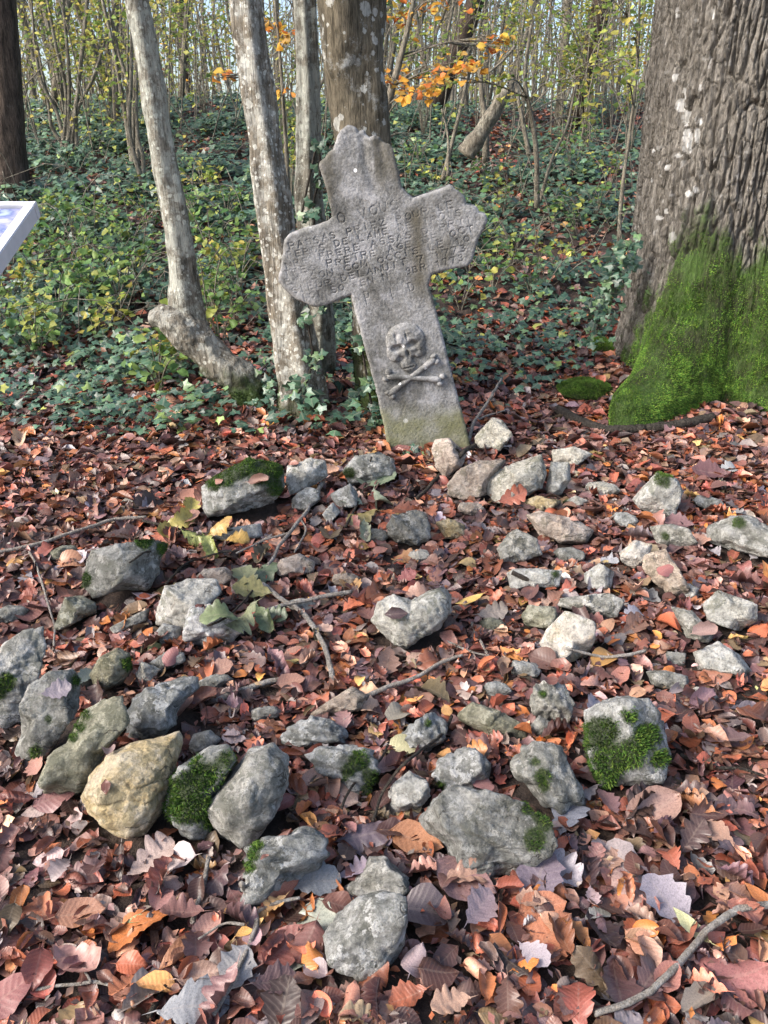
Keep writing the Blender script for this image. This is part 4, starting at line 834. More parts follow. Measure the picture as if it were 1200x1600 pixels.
# region masks from the photograph: ivy bank against leaf litter
def ivy_amount(P):
    px, py, d = project(P)
    edge = np.interp(px, [-200, 0, 120, 260, 330, 420, 560, 620, 640, 760, 860, 940, 1000, 1300], [745, 745, 765, 775, 775, 750, 715, 700, 700, 695, 680, 590, 500, 500])
    n = fbm(P*np.array([1.6, 1.6, 1.6]), 61, 3)
    a = sstep((edge-py+110*n)/150)
    right = sstep((px-600)/120)
    patch = sstep((fbm(P*2.4, 71, 2)+.18)/.35)
    dry = sstep((px-690)/80)*sstep((330-py)/100)
    return a*(1-right*.5*(1-patch))*(1-.75*dry*(1-.6*patch))
P1, N1, Y1, L1 = place(50000, (-3.0, 3.4), (.75, 5.6), rngL, layer=.032, sigma=.27)
k1 = len(P1); tid1 = rngL.choice(len(TPL), k1, p=np.array([1.0 if k == 'beech' else .85 if k == 'oak' else .5 for k in TK])/sum([1.0 if k == 'beech' else .85 if k == 'oak' else .5 for k in TK]))
sc1 = np.array([{'beech': .062, 'oak': .085, 'hazel': .065, 'maple': .07, 'long': .075}[TK[i]] for i in tid1])*np.clip(rngL.normal(.93, .25, k1), .4, 1.6)*(.9+.22*sstep((P1[:, 1]-1.5)/1.8))
col1 = palette(rngL, k1)
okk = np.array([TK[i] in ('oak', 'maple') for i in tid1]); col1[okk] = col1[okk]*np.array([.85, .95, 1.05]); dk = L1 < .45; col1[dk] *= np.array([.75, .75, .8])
# leaves over stones: drop most, let some lie on top
keep = np.ones(k1, bool)
for n_i in range(k1):
    if P1[n_i, 1] > 5.2: continue
    h = SBVH.ray_cast(Vector((P1[n_i, 0], P1[n_i, 1], 3)), Vector((0, 0, -1)))
    if h[0] is None: continue
    top = h[0].z
    if top > P1[n_i, 2]-.004:
        if rngL.random() < .022 and h[1].z > .72 and top-P1[n_i, 2] < .22:
            P1[n_i, 2] = top+.010; N1[n_i] = np.array(h[1])+rngL.normal(0, .12, 3)
        else: keep[n_i] = False
cx, cy_, _ = project(P1)
keep &= ~((np.abs(P1[:, 1]-CY-.08) < .09) & (cx > 600) & (cx < 740))
dx = np.hypot(P1[:, 0]-OAKX, P1[:, 1]-OAKY); keep &= dx > .62
iv = ivy_amount(P1); keep &= rngL.random(k1) > iv*.55
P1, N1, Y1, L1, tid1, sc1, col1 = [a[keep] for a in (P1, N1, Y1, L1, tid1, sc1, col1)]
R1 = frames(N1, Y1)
# the leaves that show largest are pieces of their own
px, py, d = project(P1); inn = (px > 10) & (px < 1190) & (py > 20) & (py < 1590)
score = np.where(inn & (L1 > .78), sc1/d, 0); big = np.argsort(-score)[:235]
tri = R1[:, 2, 2]
def leaf_piece(tp, P, R, s, c, label=None):
    me = LEAFME[tp]; o = bpy.data.objects.new('fallen_leaf', me); COL.objects.link(o); o.parent = floor_o
    mm = np.eye(4); mm[:3, :3] = R*s; mm[:3, 3] = P
    from mathutils import Matrix
    o.matrix_world = Matrix(mm.tolist()); o.color = (*[float(q) for q in c], 1)
    if label: o['label'] = label
    return o
LEAFME = []
for v, t, uv in TPL:
    ob = mk('fallen_leaf_shape', v, t, M['leafpiece'], luv=np.c_[uv, np.zeros(len(uv))]); LEAFME.append(ob.data); bpy.data.objects.remove(ob)
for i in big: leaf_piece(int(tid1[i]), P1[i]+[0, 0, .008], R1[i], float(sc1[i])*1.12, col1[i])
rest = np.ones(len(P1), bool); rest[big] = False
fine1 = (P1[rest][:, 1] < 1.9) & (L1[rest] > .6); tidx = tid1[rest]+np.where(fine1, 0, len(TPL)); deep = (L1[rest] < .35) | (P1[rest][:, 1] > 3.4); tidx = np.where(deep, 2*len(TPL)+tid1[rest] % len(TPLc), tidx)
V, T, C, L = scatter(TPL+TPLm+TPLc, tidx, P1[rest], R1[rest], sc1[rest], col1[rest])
tag(mk('leaf_litter', V, T, M['litter'], floor_o, Col=C, luv=L), 'thick layer of brown and russet fallen leaves', kind='stuff')
Pf, Nf, Yf, Lf = place(26000, (-2.6, 3.0), (.75, 4.8), rngL, layer=.040, sigma=.45)          # broken bits and crumbs
okf = np.array([SBVH.ray_cast(Vector((a, b, 3)), Vector((0, 0, -1)))[0] is None for a, b, _ in Pf]); Pf, Nf, Yf = Pf[okf], Nf[okf], Yf[okf]; kf = len(Pf)
FR = [quad_tpl(rngL) for _ in range(4)]
V, T, C, L = scatter(FR, rngL.integers(0, 4, kf), Pf, frames(Nf, Yf), rngL.uniform(.010, .028, kf), palette(rngL, kf)*rngL.uniform(.4, 1.1, kf)[:, None])
tag(mk('leaf_crumbs', V, T, M['litter'], floor_o, Col=C, luv=L), 'broken leaf crumbs between the fallen leaves', kind='stuff')
# single leaves that catch the eye in the photograph: kind, pixel, length px, direction deg (0 = to the right, 90 = up), colour, label
ORG = (.62, .19, .06); RED = (.40, .10, .06); YEL = (.62, .50, .14); LIL = (.36, .31, .36); PNK = (.52, .30, .24); GRY = (.34, .38, .42); TAN = (.50, .36, .22); DRK = (.10, .07, .08); WGR = (.50, .55, .42); GRN = (.30, .40, .16)
SOLO = [('beech', 858, 1480, 92, 60, ORG, 'broad bright orange leaf'), ('beech', 845, 1437, 70, 20, ORG, None), ('oak', 838, 1392, 92, 75, (.20, .15, .20), 'dark plum oak leaf'), ('oak', 868, 1370, 75, -60, (.58, .50, .56), 'pale lilac oak leaf'), ('beech', 978, 1400, 82, 100, (.42, .24, .20), None), ('oak', 975, 1368, 82, 100, (.56, .44, .42), None),
 ('hazel', 1140, 1545, 95, 10, (.46, .14, .12), 'round red leaf near the crooked stick'), ('oak', 1040, 1430, 84, 110, (.46, .40, .48), 'lilac-grey oak leaf'), ('long', 1075, 1466, 58, 115, (.62, .62, .25), 'narrow yellow-green leaf'), ('beech', 438, 1392, 78, 25, (.48, .12, .05), 'red beech leaf on the layered stone'), ('oak', 482, 1475, 105, 80, WGR, 'pale grey-green oak leaf'),
 ('oak', 492, 1395, 75, 10, GRY, 'blue-grey oak leaf'), ('beech', 446, 1498, 75, 60, (.34, .09, .06), None), ('beech', 640, 1270, 56, 60, (.70, .52, .22), 'buff yellow leaf at the jagged pale stone'), ('hazel', 630, 1184, 50, 20, (.62, .58, .26), 'yellow leaf behind the jagged pale stone'), ('beech', 484, 1247, 46, 70, (.66, .36, .12), None), ('beech', 432, 1277, 62, 40, (.40, .10, .08), None),
 ('beech', 500, 1240, 70, 35, (.44, .26, .20), None), ('hazel', 533, 1250, 70, 120, (.50, .32, .24), None), ('beech', 650, 1330, 80, -30, (.54, .20, .06), 'torn orange leaf before the biggest boulder'), ('oak', 575, 1320, 90, 20, (.16, .11, .14), None), ('beech', 725, 1395, 95, -45, (.34, .17, .16), 'long mauve leaf below the biggest boulder'), ('hazel', 667, 1442, 75, -20, (.14, .10, .11), None),
 ('beech', 1020, 1285, 92, 45, (.44, .24, .18), 'large brown leaf lying out in the litter'), ('oak', 885, 1290, 75, 70, (.24, .26, .32), None), ('beech', 1100, 990, 44, 20, PNK, None), ('beech', 1095, 1110, 55, 60, (.28, .14, .17), None), ('beech', 1113, 1070, 52, 0, (.46, .17, .09), None), ('beech', 968, 1070, 38, 60, (.48, .16, .10), 'red leaf above the thick moss cap'), ('oak', 1135, 745, 34, 30, (.58, .62, .62), None),
 ('oak', 1010, 825, 48, 30, (.60, .25, .17), 'pinkish orange oak leaf'), ('beech', 1040, 893, 32, 40, (.48, .14, .12), 'red leaf on the bent brownish stone'), ('oak', 1180, 875, 40, 60, (.56, .54, .58), None), ('oak', 800, 780, 48, 20, (.55, .13, .05), 'vivid orange-red leaf'), ('beech', 512, 750, 42, 40, (.62, .32, .18), 'apricot leaf beside the dappled stone'), ('beech', 405, 755, 36, 20, (.50, .25, .17), None), ('hazel', 690, 780, 40, 30, (.40, .34, .38), None),
 ('beech', 300, 785, 40, 30, (.58, .22, .12), None), ('hazel', 112, 890, 44, 0, (.58, .24, .10), None), ('beech', 50, 968, 48, 30, (.34, .12, .09), None), ('beech', 268, 1030, 34, 60, (.44, .14, .12), None), ('oak', 133, 1062, 30, 60, (.42, .52, .40), 'pale green oak leaf beside the round stone'), ('oak', 90, 1085, 40, 20, (.44, .36, .42), None), ('beech', 285, 1118, 56, 70, (.44, .20, .12), None), ('beech', 318, 1108, 56, 50, (.26, .08, .04), None), ('oak', 355, 1120, 48, 20, (.56, .32, .20), None),
 ('beech', 130, 1445, 62, 20, (.50, .20, .09), None), ('beech', 90, 1262, 60, 40, (.34, .13, .12), None), ('oak', 240, 1360, 72, 60, (.52, .36, .30), None), ('beech', 262, 1395, 52, -20, (.50, .30, .24), None), ('beech', 326, 1470, 52, 70, (.48, .22, .16), None), ('long', 290, 1500, 75, 60, (.50, .19, .06), None), ('oak', 368, 1540, 70, 70, (.52, .50, .48), 'whitish oak leaf crossed by a thin twig'), ('beech', 315, 1545, 60, 30, (.46, .26, .18), None), ('beech', 15, 1575, 70, 60, (.40, .12, .10), None), ('long', 222, 1455, 36, 25, (.45, .48, .15), None), ('oak', 305, 1592, 90, 15, (.48, .50, .52), None), ('beech', 850, 1195, 0, 0, RED, None), ('beech', 960, 1010, 40, 40, (.24, .20, .18), None), ('oak', 985, 975, 40, 40, (.40, .40, .50), None), ('hazel', 655, 1040, 44, 30, (.46, .28, .20), None), ('oak', 765, 912, 0, 30, (.40, .12, .10), None), ('oak', 635, 915, 34, 30, (.48, .12, .10), None), ('beech', 460, 1035, 40, 45, (.44, .20, .12), None), ('beech', 455, 1080, 46, 30, (.46, .20, .12), None)]
tk = np.array(TK); flatness = np.array([np.ptp(v[:, 2]) for v, _, _ in TPL])
for q, (kd, sx, sy, ln, dg, c, lb) in enumerate(SOLO):
    if not ln: continue
    P, n, on = surf(sx, sy); cand = np.nonzero(tk == kd)[0]; cand = cand[np.argsort(flatness[cand])][:max(1, len(cand)//2+1)]; tp = int(cand[q % len(cand)])
    tocam = CAM-P; dist = np.linalg.norm(tocam); tocam /= dist
    nn = np.array(n)*.55 + np.array([0, 0, .35]) + tocam*.35 + rngL.normal(0, .08, 3); nn /= np.linalg.norm(nn)
    a = rad(dg); dirw = RGT*math.cos(a)+UP*math.sin(a); y = dirw-nn*(dirw@nn); y /= np.linalg.norm(y); x = np.cross(y, nn)
    lift = .012 if on else .036
    leaf_piece(tp, P+np.array([0, 0, lift]), np.stack([x, y, nn], -1), ln/F*dist*1.0, (np.array(c)*.72+np.mean(c)*.28*np.array([1.08, .98, .94]))*(.55 if min(c) > .3 else .8), lb)
# the same litter going on beyond the frame
xo = rngL.uniform(-4.2, 4.2, 24000); yo = rngL.uniform(-.6, 5.2, 24000); Po = np.stack([xo, yo, hgt(xo, yo)], -1); mo = ~in_view(Po, 235, 235); Po = Po[mo][:10500]; ko = len(Po); Po[:, 2] += .004+.03*rngL.random(ko)
no = hnorm(Po[:, 0], Po[:, 1])+rngL.normal(0, .25, (ko, 3))*np.array([1, 1, .2]); BE = TPLc[:8]
V, T, C, L = scatter(BE, rngL.integers(0, 8, ko), Po, frames(no, rngL.uniform(0, 6.28, ko)), rngL.uniform(.06, .10, ko), palette(rngL, ko))
tag(mk('leaf_litter', V, T, M['litter'], floor_o, Col=C, luv=L), 'fallen leaves all around the mound', kind='stuff')
# litter further back, under and between the ivy
P2, N2, Y2, L2 = place(60000, (-9, 9), (5.0, 17), rngL, keep=lambda P: (1-.45*ivy_amount(P))*np.clip(1.25-P[:, 1]/17, .2, 1), layer=.03, sigma=.4)
k2 = len(P2); t2 = rngL.integers(0, len(TPLc), k2); V, T, C, L = scatter(TPLc, t2, P2, frames(N2, Y2), rngL.uniform(.06, .10, k2), palette(rngL, k2)*.9)
tag(mk('leaf_litter', V, T, M['litter'], floor_o, Col=C, luv=L), 'fallen leaves strewn over the bank', kind='stuff')
# ------------------------------------------------------------------ sticks on the ground
def stick(label, branches, mat='stick', group='fallen sticks', lift=.03, seed=0, name='stick'):
    parts = []; base = None
    for pts, r in branches:
        P = []
        for k, p in enumerate(pts):
            s, n, on = surf(p[0], p[1]); P.append(s+np.array([0, 0, lift+(p[2] if len(p) > 2 else 0)]))
        P = np.array(P); rp = np.interp(np.linspace(0, 1, len(P)), [0, 1], r)*np.linalg.norm(P-CAM, axis=1)/F
        Q = catmull(P, 8*len(P)); Q = Q + .006*np.stack([fbm(Q*14, seed+a, 2) for a in (1, 2, 3)], -1)
        parts.append(tube(Q, np.interp(np.linspace(0, 1, len(Q)), np.linspace(0, 1, len(P)), rp), 8, None, .25, 60, seed))
        if base is None: base = P[0]
    V, T = join(parts)
    o = mk(name, V-base, T, M[mat], None, moss=np.zeros(len(V)), white=np.zeros(len(V))); o.location = base.tolist()
    tag(o, label, 'stick', group); return o
stick('long crooked stick reaching in over the leaves at the lower corner', [([(925, 1606), (985, 1588), (1035, 1555), (1075, 1505), (1110, 1468), (1150, 1447), (1230, 1436)], (4.2, 5))], seed=1, lift=.05)
stick('forked pale twig in front of the layered stone', [([(340, 1612), (368, 1560), (392, 1500), (403, 1455), (388, 1425), (380, 1405)], (3, 4)), ([(403, 1450), (435, 1435), (470, 1428)], (3.5, 2)), ([(388, 1428), (420, 1418), (450, 1402), (475, 1390)], (3.5, 1.6)), ([(385, 1470), (350, 1472), (312, 1492)], (2, 1.4))], seed=2, lift=.05)
stick('dark upright twig stuck in the leaves before the smooth boulder', [([(305, 1455), (312, 1425), (322, 1395), (333, 1370, .03)], (4, 3))], seed=3, lift=.03)
stick('dark bent twig at the bottom edge of the picture', [([(238, 1606), (250, 1575), (262, 1548), (278, 1525)], (4, 3))], 'darkstick', seed=4)
stick('thin straight twig lying across the lower corner leaves', [([(-20, 1566), (60, 1560), (140, 1551), (220, 1556)], (2.2, 2)), ([(145, 1552), (140, 1540), (132, 1528)], (2, 1))], seed=5)
stick('pale broken stick running up to the wedge-shaped stone', [([(412, 930), (440, 953), (462, 968), (485, 990), (503, 1018), (513, 1050), (522, 1085)], (3.5, 4.5))], seed=6, lift=.05)
stick('long thin stick crossing the pale broken stick', [([(318, 1018), (375, 997), (430, 972), (490, 957), (550, 946)], (2.5, 3.5))], seed=7, lift=.06)
stick('grey stick lying from the wedge-shaped stone towards the white cube-like stone', [([(560, 1113), (605, 1095), (655, 1075), (690, 1055), (722, 1043)], (4, 2.5))], seed=8, lift=.05)
stick('short pale stick among leaves above the smooth boulder', [([(340, 1108), (372, 1092), (405, 1082), (446, 1072)], (5, 4))], seed=9)
stick('long thin stem lying behind the big rough block', [([(-20, 884), (60, 868), (120, 848), (180, 829), (230, 824)], (3, 2.5))], seed=10, lift=.05)
stick('branched bare twig leaning up from the stones before the cross', [([(420, 905), (440, 870), (470, 830), (490, 800), (505, 772)], (2.5, 3.5)), ([(455, 852), (420, 862), (370, 885)], (2, 1.5)), ([(470, 830), (478, 850), (462, 885)], (2, 1.2))], seed=11, lift=.06)
stick('slim dark stick leaning on the pinkish slab at the foot of the cross', [([(652, 795), (675, 770), (700, 745), (722, 722), (742, 710)], (3, 4))], 'darkstick', seed=12, lift=.05)
stick('curved pale twig arching beside the foot of the cross', [([(732, 700), (742, 668), (765, 640, .03), (782, 615, .05)], (3, 2)), ([(742, 668), (760, 660), (790, 652)], (2, 1.2))], seed=13, lift=.04)
stick('mossy dark branch lying in front of the oak', [([(870, 650), (905, 668), (945, 682), (1000, 681), (1060, 674), (1112, 663)], (8, 7))], 'darkstick', seed=14, lift=.04, name='fallen_branch')
stick('pale bare twig leaning against the mossy foot of the oak', [([(988, 672), (1020, 645, .04), (1050, 622, .07), (1078, 608, .10)], (3, 2.2))], seed=15)
stick('thin twig stretched below the white cube-like stone', [([(880, 1032), (930, 1044), (970, 1045), (1005, 1036)], (2, 2.6))], seed=16, lift=.05)
stick('fine twig lying in the leaves beside the furrowed heart-shaped stone', [([(690, 1010), (730, 1028), (760, 1036)], (1.8, 1.5)), ([(738, 985), (748, 1010), (762, 1036)], (2.6, 2))], seed=17)
stick('fine dark twig bent between the jagged pale stone and the lumpy stone', [([(535, 1290), (560, 1245), (590, 1215), (605, 1190)], (2, 2)), ([(583, 1310), (600, 1262), (640, 1215), (690, 1175), (705, 1145)], (2.2, 2.6))], 'darkstick', seed=18, lift=.06)
stick('thin twig lying out in the litter below the thick moss cap', [([(1060, 1192), (1110, 1210), (1160, 1216), (1215, 1235)], (2.5, 2))], 'darkstick', seed=19)
stick('slender bare twig fanning out over the big rough block', [([(262, 932), (290, 900), (330, 885), (372, 878)], (1.6, 1.6)), ([(205, 898), (235, 880), (262, 868)], (1.4, 1.6))], 'darkstick', seed=20, lift=.05)
stick('grey stick lying in leaves under the long flat stone', [([(800, 905), (830, 918), (870, 926), (912, 925)], (4, 3))], 'darkstick', seed=21)
stick('pale twig half buried beside the dark upright twig', [([(85, 1040), (88, 1000), (75, 950), (62, 905), (50, 880)], (1.6, 1.6))], seed=22, lift=.05)
for q, (x, y, rx, ry, label) in enumerate([(918, 600, 42, 30, 'flat green moss cushion on the ground before the oak'), (940, 535, 20, 26, 'round moss knob on a root behind the oak buttress'), (1150, 590, 40, 16, 'moss cushion in the fork of the oak roots')]):
    g = ground_pt(x, y+ry*.5); U_, T_ = ICO[4]; mpp = np.linalg.norm(g-CAM)/F; v = U_*np.array([rx*mpp, ry*mpp*1.3, ry*mpp*.55]); v = v*(1+.22*fbm(U_*2.5, 60+q, 3))[:, None]
    o = mk('moss_cushion', v, T_, M['grey'], None, moss=np.ones(len(v))); o.location = (g+[0, .03, .01]).tolist(); tag(o, label, 'moss', 'moss cushions by the oak')
    mb = moss_blades(v, T_, (U_[:, 2] > -.1)*1.0, 260000, .009, 80+q, tint=1.4); tag(mk('moss', mb[0], mb[1], M['moss'], o, smooth=False, Col=mb[2]), kind='stuff')
# ------------------------------------------------------------------ fallen oak twigs with their leaves
def leafy_twig(label, stem, leaves, col, seed):
    rng = np.random.default_rng(seed); root = None
    P = np.array([surf(*p[:2])[0]+[0, 0, .05+(p[2] if len(p) > 2 else 0)] for p in stem]); root = empty('oak_twig', P[0])
    V, T = tube(P, np.linspace(2.2, 1.2, len(P))*np.linalg.norm(P-CAM, axis=1)/F, 6, 16); mk('stem', V, T, M['darkstick'], root, moss=np.zeros(len(V)), white=np.zeros(len(V)))
    cand = np.nonzero(tk == 'oak')[0]
    for q, (x, y, ln, dg) in enumerate(leaves):
        s, n, on = surf(x, y); p = s+np.array([0, 0, .06]); dist = np.linalg.norm(p-CAM); tocam = (CAM-p)/dist
        nn = np.array([0, 0, .6])+tocam*.5+rng.normal(0, .25, 3); nn /= np.linalg.norm(nn); a = rad(dg); dw = RGT*math.cos(a)+UP*math.sin(a); yv = dw-nn*(dw@nn); yv /= np.linalg.norm(yv)
        Rm = np.stack([np.cross(yv, nn), yv, nn], -1); tv, tt, uv = TPL[cand[q % len(cand)]]
        v = (tv@Rm.T)*ln/F*dist+p; c = np.array(col[q % len(col)])
        mk('leaf', v, tt, M['litter'], root, Col=np.tile(c, (len(v), 1)), luv=np.c_[uv, np.zeros(len(uv))])
    re_origin(root); tag(root, label, 'twig'); return root
OG = [(.13, .16, .075), (.18, .19, .10), (.10, .13, .07), (.22, .20, .08)]
leafy_twig('dull green leafy oak twig lying over the white stones', [(300, 1005), (355, 985), (400, 935), (412, 900)], [(345, 985, 60, 200), (380, 985, 62, 250), (410, 915, 62, 60), (395, 945, 60, 170), (415, 990, 55, 300), (385, 925, 55, 110), (430, 985, 45, 340)], OG, 1)
leafy_twig('grey-green leafy oak twig before the dappled stone', [(540, 840), (560, 800), (575, 760), (580, 730)], [(570, 765, 52, 100), (588, 795, 56, 300), (566, 825, 55, 220), (598, 770, 50, 40), (572, 850, 40, 280), (548, 800, 40, 160)], [(.20, .22, .15), (.25, .28, .20), (.22, .18, .07), (.16, .20, .13)], 2)
leafy_twig('yellowing leafy twig over the flat pale stone', [(225, 830), (270, 840), (320, 850), (365, 845)], [(285, 832, 46, 20), (310, 858, 50, 340), (345, 842, 46, 30), (262, 850, 40, 200), (330, 875, 44, 300), (372, 862, 40, 350), (300, 815, 40, 80)], [(.36, .30, .08), (.28, .30, .09), (.42, .26, .07)], 3)
# ------------------------------------------------------------------ ivy covering the bank
rngI = np.random.default_rng(5)
IV = [ivy_tpl(rngI) for _ in range(8)]; IVL = [ivy_lo(rngI) for _ in range(8)]
IPAL = np.array([[.035, .082, .052], [.048, .108, .064], [.066, .135, .076], [.027, .060, .042], [.10, .175, .07], [.18, .26, .07], [.34, .35, .07]]); IPW = np.array([26, 28, 20, 14, 7, 3.5, 1.5]); IPW = IPW/IPW.sum()
def ivy_pts(n, xr, yr, s0, s1, layer):
    x = rngI.uniform(*xr, n); y = rngI.uniform(*yr, n); P = np.stack([x, y, hgt(x, y)], -1); a = ivy_amount(P)
    cl = sstep((fbm(P*2.3, 91, 3)+.16)/.32); m = in_view(P, 220, 120) & (rngI.random(n) < a*(.16+.84*cl)) & (np.hypot(x-OAKX, y-OAKY) > .7)
    qx, qy, _ = project(P); tt = np.clip(((qx-262)*150+(qy-505)*130)/(150**2+130**2), 0, 1); m &= ~((np.hypot(qx-262-150*tt, qy-505-130*tt) < 40) & (y < gA[1]+.05))
    P = P[m]; k = len(P); lay = rngI.random(k); P[:, 2] += .02+layer*lay*(.4+cl[m])
    nn = hnorm(P[:, 0], P[:, 1])*1.2 + np.array([-.05, -.25, .2]) + rngI.normal(0, .42, (k, 3)); nn[:, 2] = np.abs(nn[:, 2])+.1
    return P, nn, rngI.uniform(0, 6.28, k), rngI.uniform(s0, s1, k)
sets = [ivy_pts(30000, (-4.2, 4.2), (3.9, 7.5), .040, .095, .13), ivy_pts(64000, (-8, 8), (7.4, 12), .055, .11, .15), ivy_pts(52000, (-11, 11), (11.8, 18), .07, .105, .16)]
P = np.vstack([s[0] for s in sets]); nn = np.vstack([s[1] for s in sets]); yw = np.concatenate([s[2] for s in sets]); sz = np.concatenate([s[3] for s in sets]); k = len(P)
c = IPAL[rngI.choice(len(IPAL), k, p=IPW)]*rngI.lognormal(0, .2, k)[:, None]
V, T, C, L = scatter(IV+IVL, rngI.integers(0, 8, k)+np.where(P[:, 1] > 6.2, 8, 0), P, frames(nn, yw), sz, c)
tag(mk('ivy_ground_cover', V, T, M['ivy'], None, Col=C, luv=L), 'dark green ivy spreading over the woodland bank', 'ivy', kind='stuff')
def ivy_climber(label, spots, seed, mat='darkstick'):
    """spots: (x, y, spread px, world Y, count)"""
    rng = np.random.default_rng(seed); root = empty('climbing_ivy', at_y(spots[0][0], spots[0][1], spots[0][3])); Ps = []; stems = []
    for x, y, r, Yd, n in spots:
        for _ in range(n):
            Ps.append(at_y(x+rng.normal(0, r*.5), y+rng.normal(0, r*.6), Yd-abs(rng.normal(0, .05))))
    path = np.array([at_y(s[0], s[1], s[3]) for s in spots])
    if len(path) > 1: v, t = tube(path, [.006]*len(path), 6, 20, .2, 30); mk('vine', v, t, M['darkstick'], root, moss=np.zeros(len(v)), white=np.zeros(len(v)))
    Ps = np.array(Ps); k = len(Ps); nn = np.array([-.3, -1., .5])+rng.normal(0, .5, (k, 3)); c = IPAL[rng.choice(5, k)]*rng.lognormal(0.1, .2, k)[:, None]
    V, T, C, L = scatter(IV, rng.integers(0, 8, k), Ps, frames(nn, rng.normal(1.57, 1.2, k)), rng.uniform(.04, .07, k), c); mk('foliage', V, T, M['ivy'], root, Col=C, luv=L)
    re_origin(root); tag(root, label, 'ivy', 'ivy climbing the trunks')
ivy_climber('ivy clump hanging at the side of the great oak', [(930, 520, 26, 4.75, 20), (945, 480, 34, 4.7, 30), (962, 440, 34, 4.65, 45), (972, 405, 30, 4.6, 40), (985, 380, 20, 4.6, 14)], 1)
ivy_climber('ivy strands climbing the slender grey trunk', [(505, 480, 12, gC[1]+.15, 8), (490, 330, 14, gC[1]+.15, 14), (500, 280, 12, gC[1]+.15, 8), (495, 230, 14, gC[1]+.15, 9), (470, 340, 10, gC[1]+.1, 5)], 2)
ivy_climber('ivy around the foot of the speckled trunk', [(430, 630, 30, gB[1]-.05, 30), (470, 610, 30, gB[1]-.15, 26), (488, 560, 18, gB[1]-.1, 12), (480, 500, 14, gB[1]-.1, 10)], 3)
ivy_climber('ivy creeping up the mossy trunk foot behind the cross', [(585, 660, 16, gD[1]+.0, 14), (575, 600, 14, gD[1]+.0, 12), (565, 540, 10, gD[1]+.0, 7)], 4)
ivy_climber('small ivy sprig at the foot of the stone cross', [(650, 708, 12, CY-.04, 8), (640, 722, 14, CY-.1, 6)], 5)
ivy_climber('ivy growing thick over the low bent stem', [(415, 600, 16, gA[1]-.08, 16), (350, 645, 24, gA[1]-.1, 20), (425, 560, 14, gA[1]-.05, 10)], 6)
# ------------------------------------------------------------------ low green plants on the bank
HZ = [leaf_tpl('hazel', rngI, False) for _ in range(5)]+[leaf_tpl('beech', rngI, False) for _ in range(4)]
QD = [quad_tpl(rngI) for _ in range(4)]
YG = np.array([[.27, .34, .07], [.36, .40, .09], [.19, .28, .06], [.44, .42, .10], [.48, .40, .09], [.14, .22, .06]])
GR = np.array([[.12, .23, .07], [.17, .29, .08], [.08, .17, .06], [.23, .33, .09], [.33, .36, .08], [.07, .14, .06]])
OR = np.array([[.62, .26, .04], [.70, .36, .05], [.55, .17, .04], [.68, .46, .08], [.50, .30, .07]])
def zero(V): return dict(moss=np.zeros(len(V)), white=np.zeros(len(V)))
def bush(name, label, base, hgt_, spread, nst, nlf, pal, size, seed, group, cat='plant', mat='farbark'):
    rng = np.random.default_rng(seed); base = np.array(base, float); root = empty(name, base); parts = []; tips = []
    for s in range(nst):
        a = rng.uniform(0, 6.28); h = hgt_*rng.uniform(.6, 1.1); sp = spread*rng.uniform(.3, 1)
        P = np.array([[0, 0, -.03], [math.cos(a)*sp*.25, math.sin(a)*sp*.25, h*.5], [math.cos(a)*sp*.7, math.sin(a)*sp*.7, h*.88], [math.cos(a)*sp, math.sin(a)*sp, h*rng.uniform(.75, 1.02)]])+base
        parts.append(tube(P, [.005, .004, .003, .002], 5, 8)); tips.append(catmull(P, 12))
    v, t = join(parts); mk('stem', v, t, M[mat], root, **zero(v))
    Ps = []
    for _ in range(nlf):
        tp = tips[rng.integers(nst)]; Ps.append(tp[rng.integers(4, 12)]+rng.normal(0, size*.7, 3))
    Ps = np.array(Ps); k = len(Ps); nn = np.array([-.1, -.4, 1.])+rng.normal(0, .45, (k, 3)); c = pal[rng.integers(0, len(pal), k)]*rng.lognormal(0, .18, k)[:, None]
    V, T, C, L = scatter(HZ, rng.integers(0, len(HZ), k), Ps, frames(nn, rng.uniform(0, 6.28, k)), size*rng.uniform(.6, 1.3, k), c); mk('foliage', V, T, M['foliage'], root, Col=C, luv=L)
    re_origin(root); tag(root, label, cat, group); return root
spots = [(20, 470), (60, 430), (95, 500), (130, 455), (30, 520), (160, 420), (85, 395), (190, 470), (150, 520), (215, 430), (330, 470), (345, 520), (360, 430), (310, 350), (340, 380), (380, 400), (20, 400), (120, 380), (200, 390), (60, 545), (320, 300), (355, 330), (370, 490), (250, 600), (290, 570), (160, 350), (100, 340), (230, 345)]
for q, (x, y) in enumerate(spots):
    g = ground_pt(x, y+20); bush('bramble', ('fresh green' if q % 3 else 'yellow-green')+' bramble '+('low on' if y > 480 else 'halfway up' if y > 390 else 'high on')+' the ivy bank '+('between the bent and speckled trunks' if x > 300 else 'around the bent pale tree' if x > 180 else 'below the fanned hazel clump' if x > 90 else 'below the information panel'), g, .32+.12*random.random(), .30, 7, 60, GR if q % 4 else YG, .068, 200+q, 'low leafy plants on the bank')
spots = [(720, 470), (770, 440), (700, 420), (800, 400), (830, 450), (760, 380), (870, 420), (900, 360), (700, 350), (680, 300), (860, 340), (930, 330), (790, 330), (640, 260), (890, 270), (950, 290), (760, 280), (920, 230)]
for q, (x, y) in enumerate(spots):
    g = ground_pt(x, y+15); bush('bramble', ('green' if q % 3 else 'yellowish')+' bramble '+('low on' if y > 410 else 'halfway up' if y > 310 else 'high on')+' the bank '+('close behind the cross arm' if x < 740 else 'midway from cross to oak' if x < 850 else 'towards the oak'), g, .30+.15*random.random(), .30, 6, 30, GR if q % 3 else YG, .06, 260+q, 'low leafy plants on the bank')
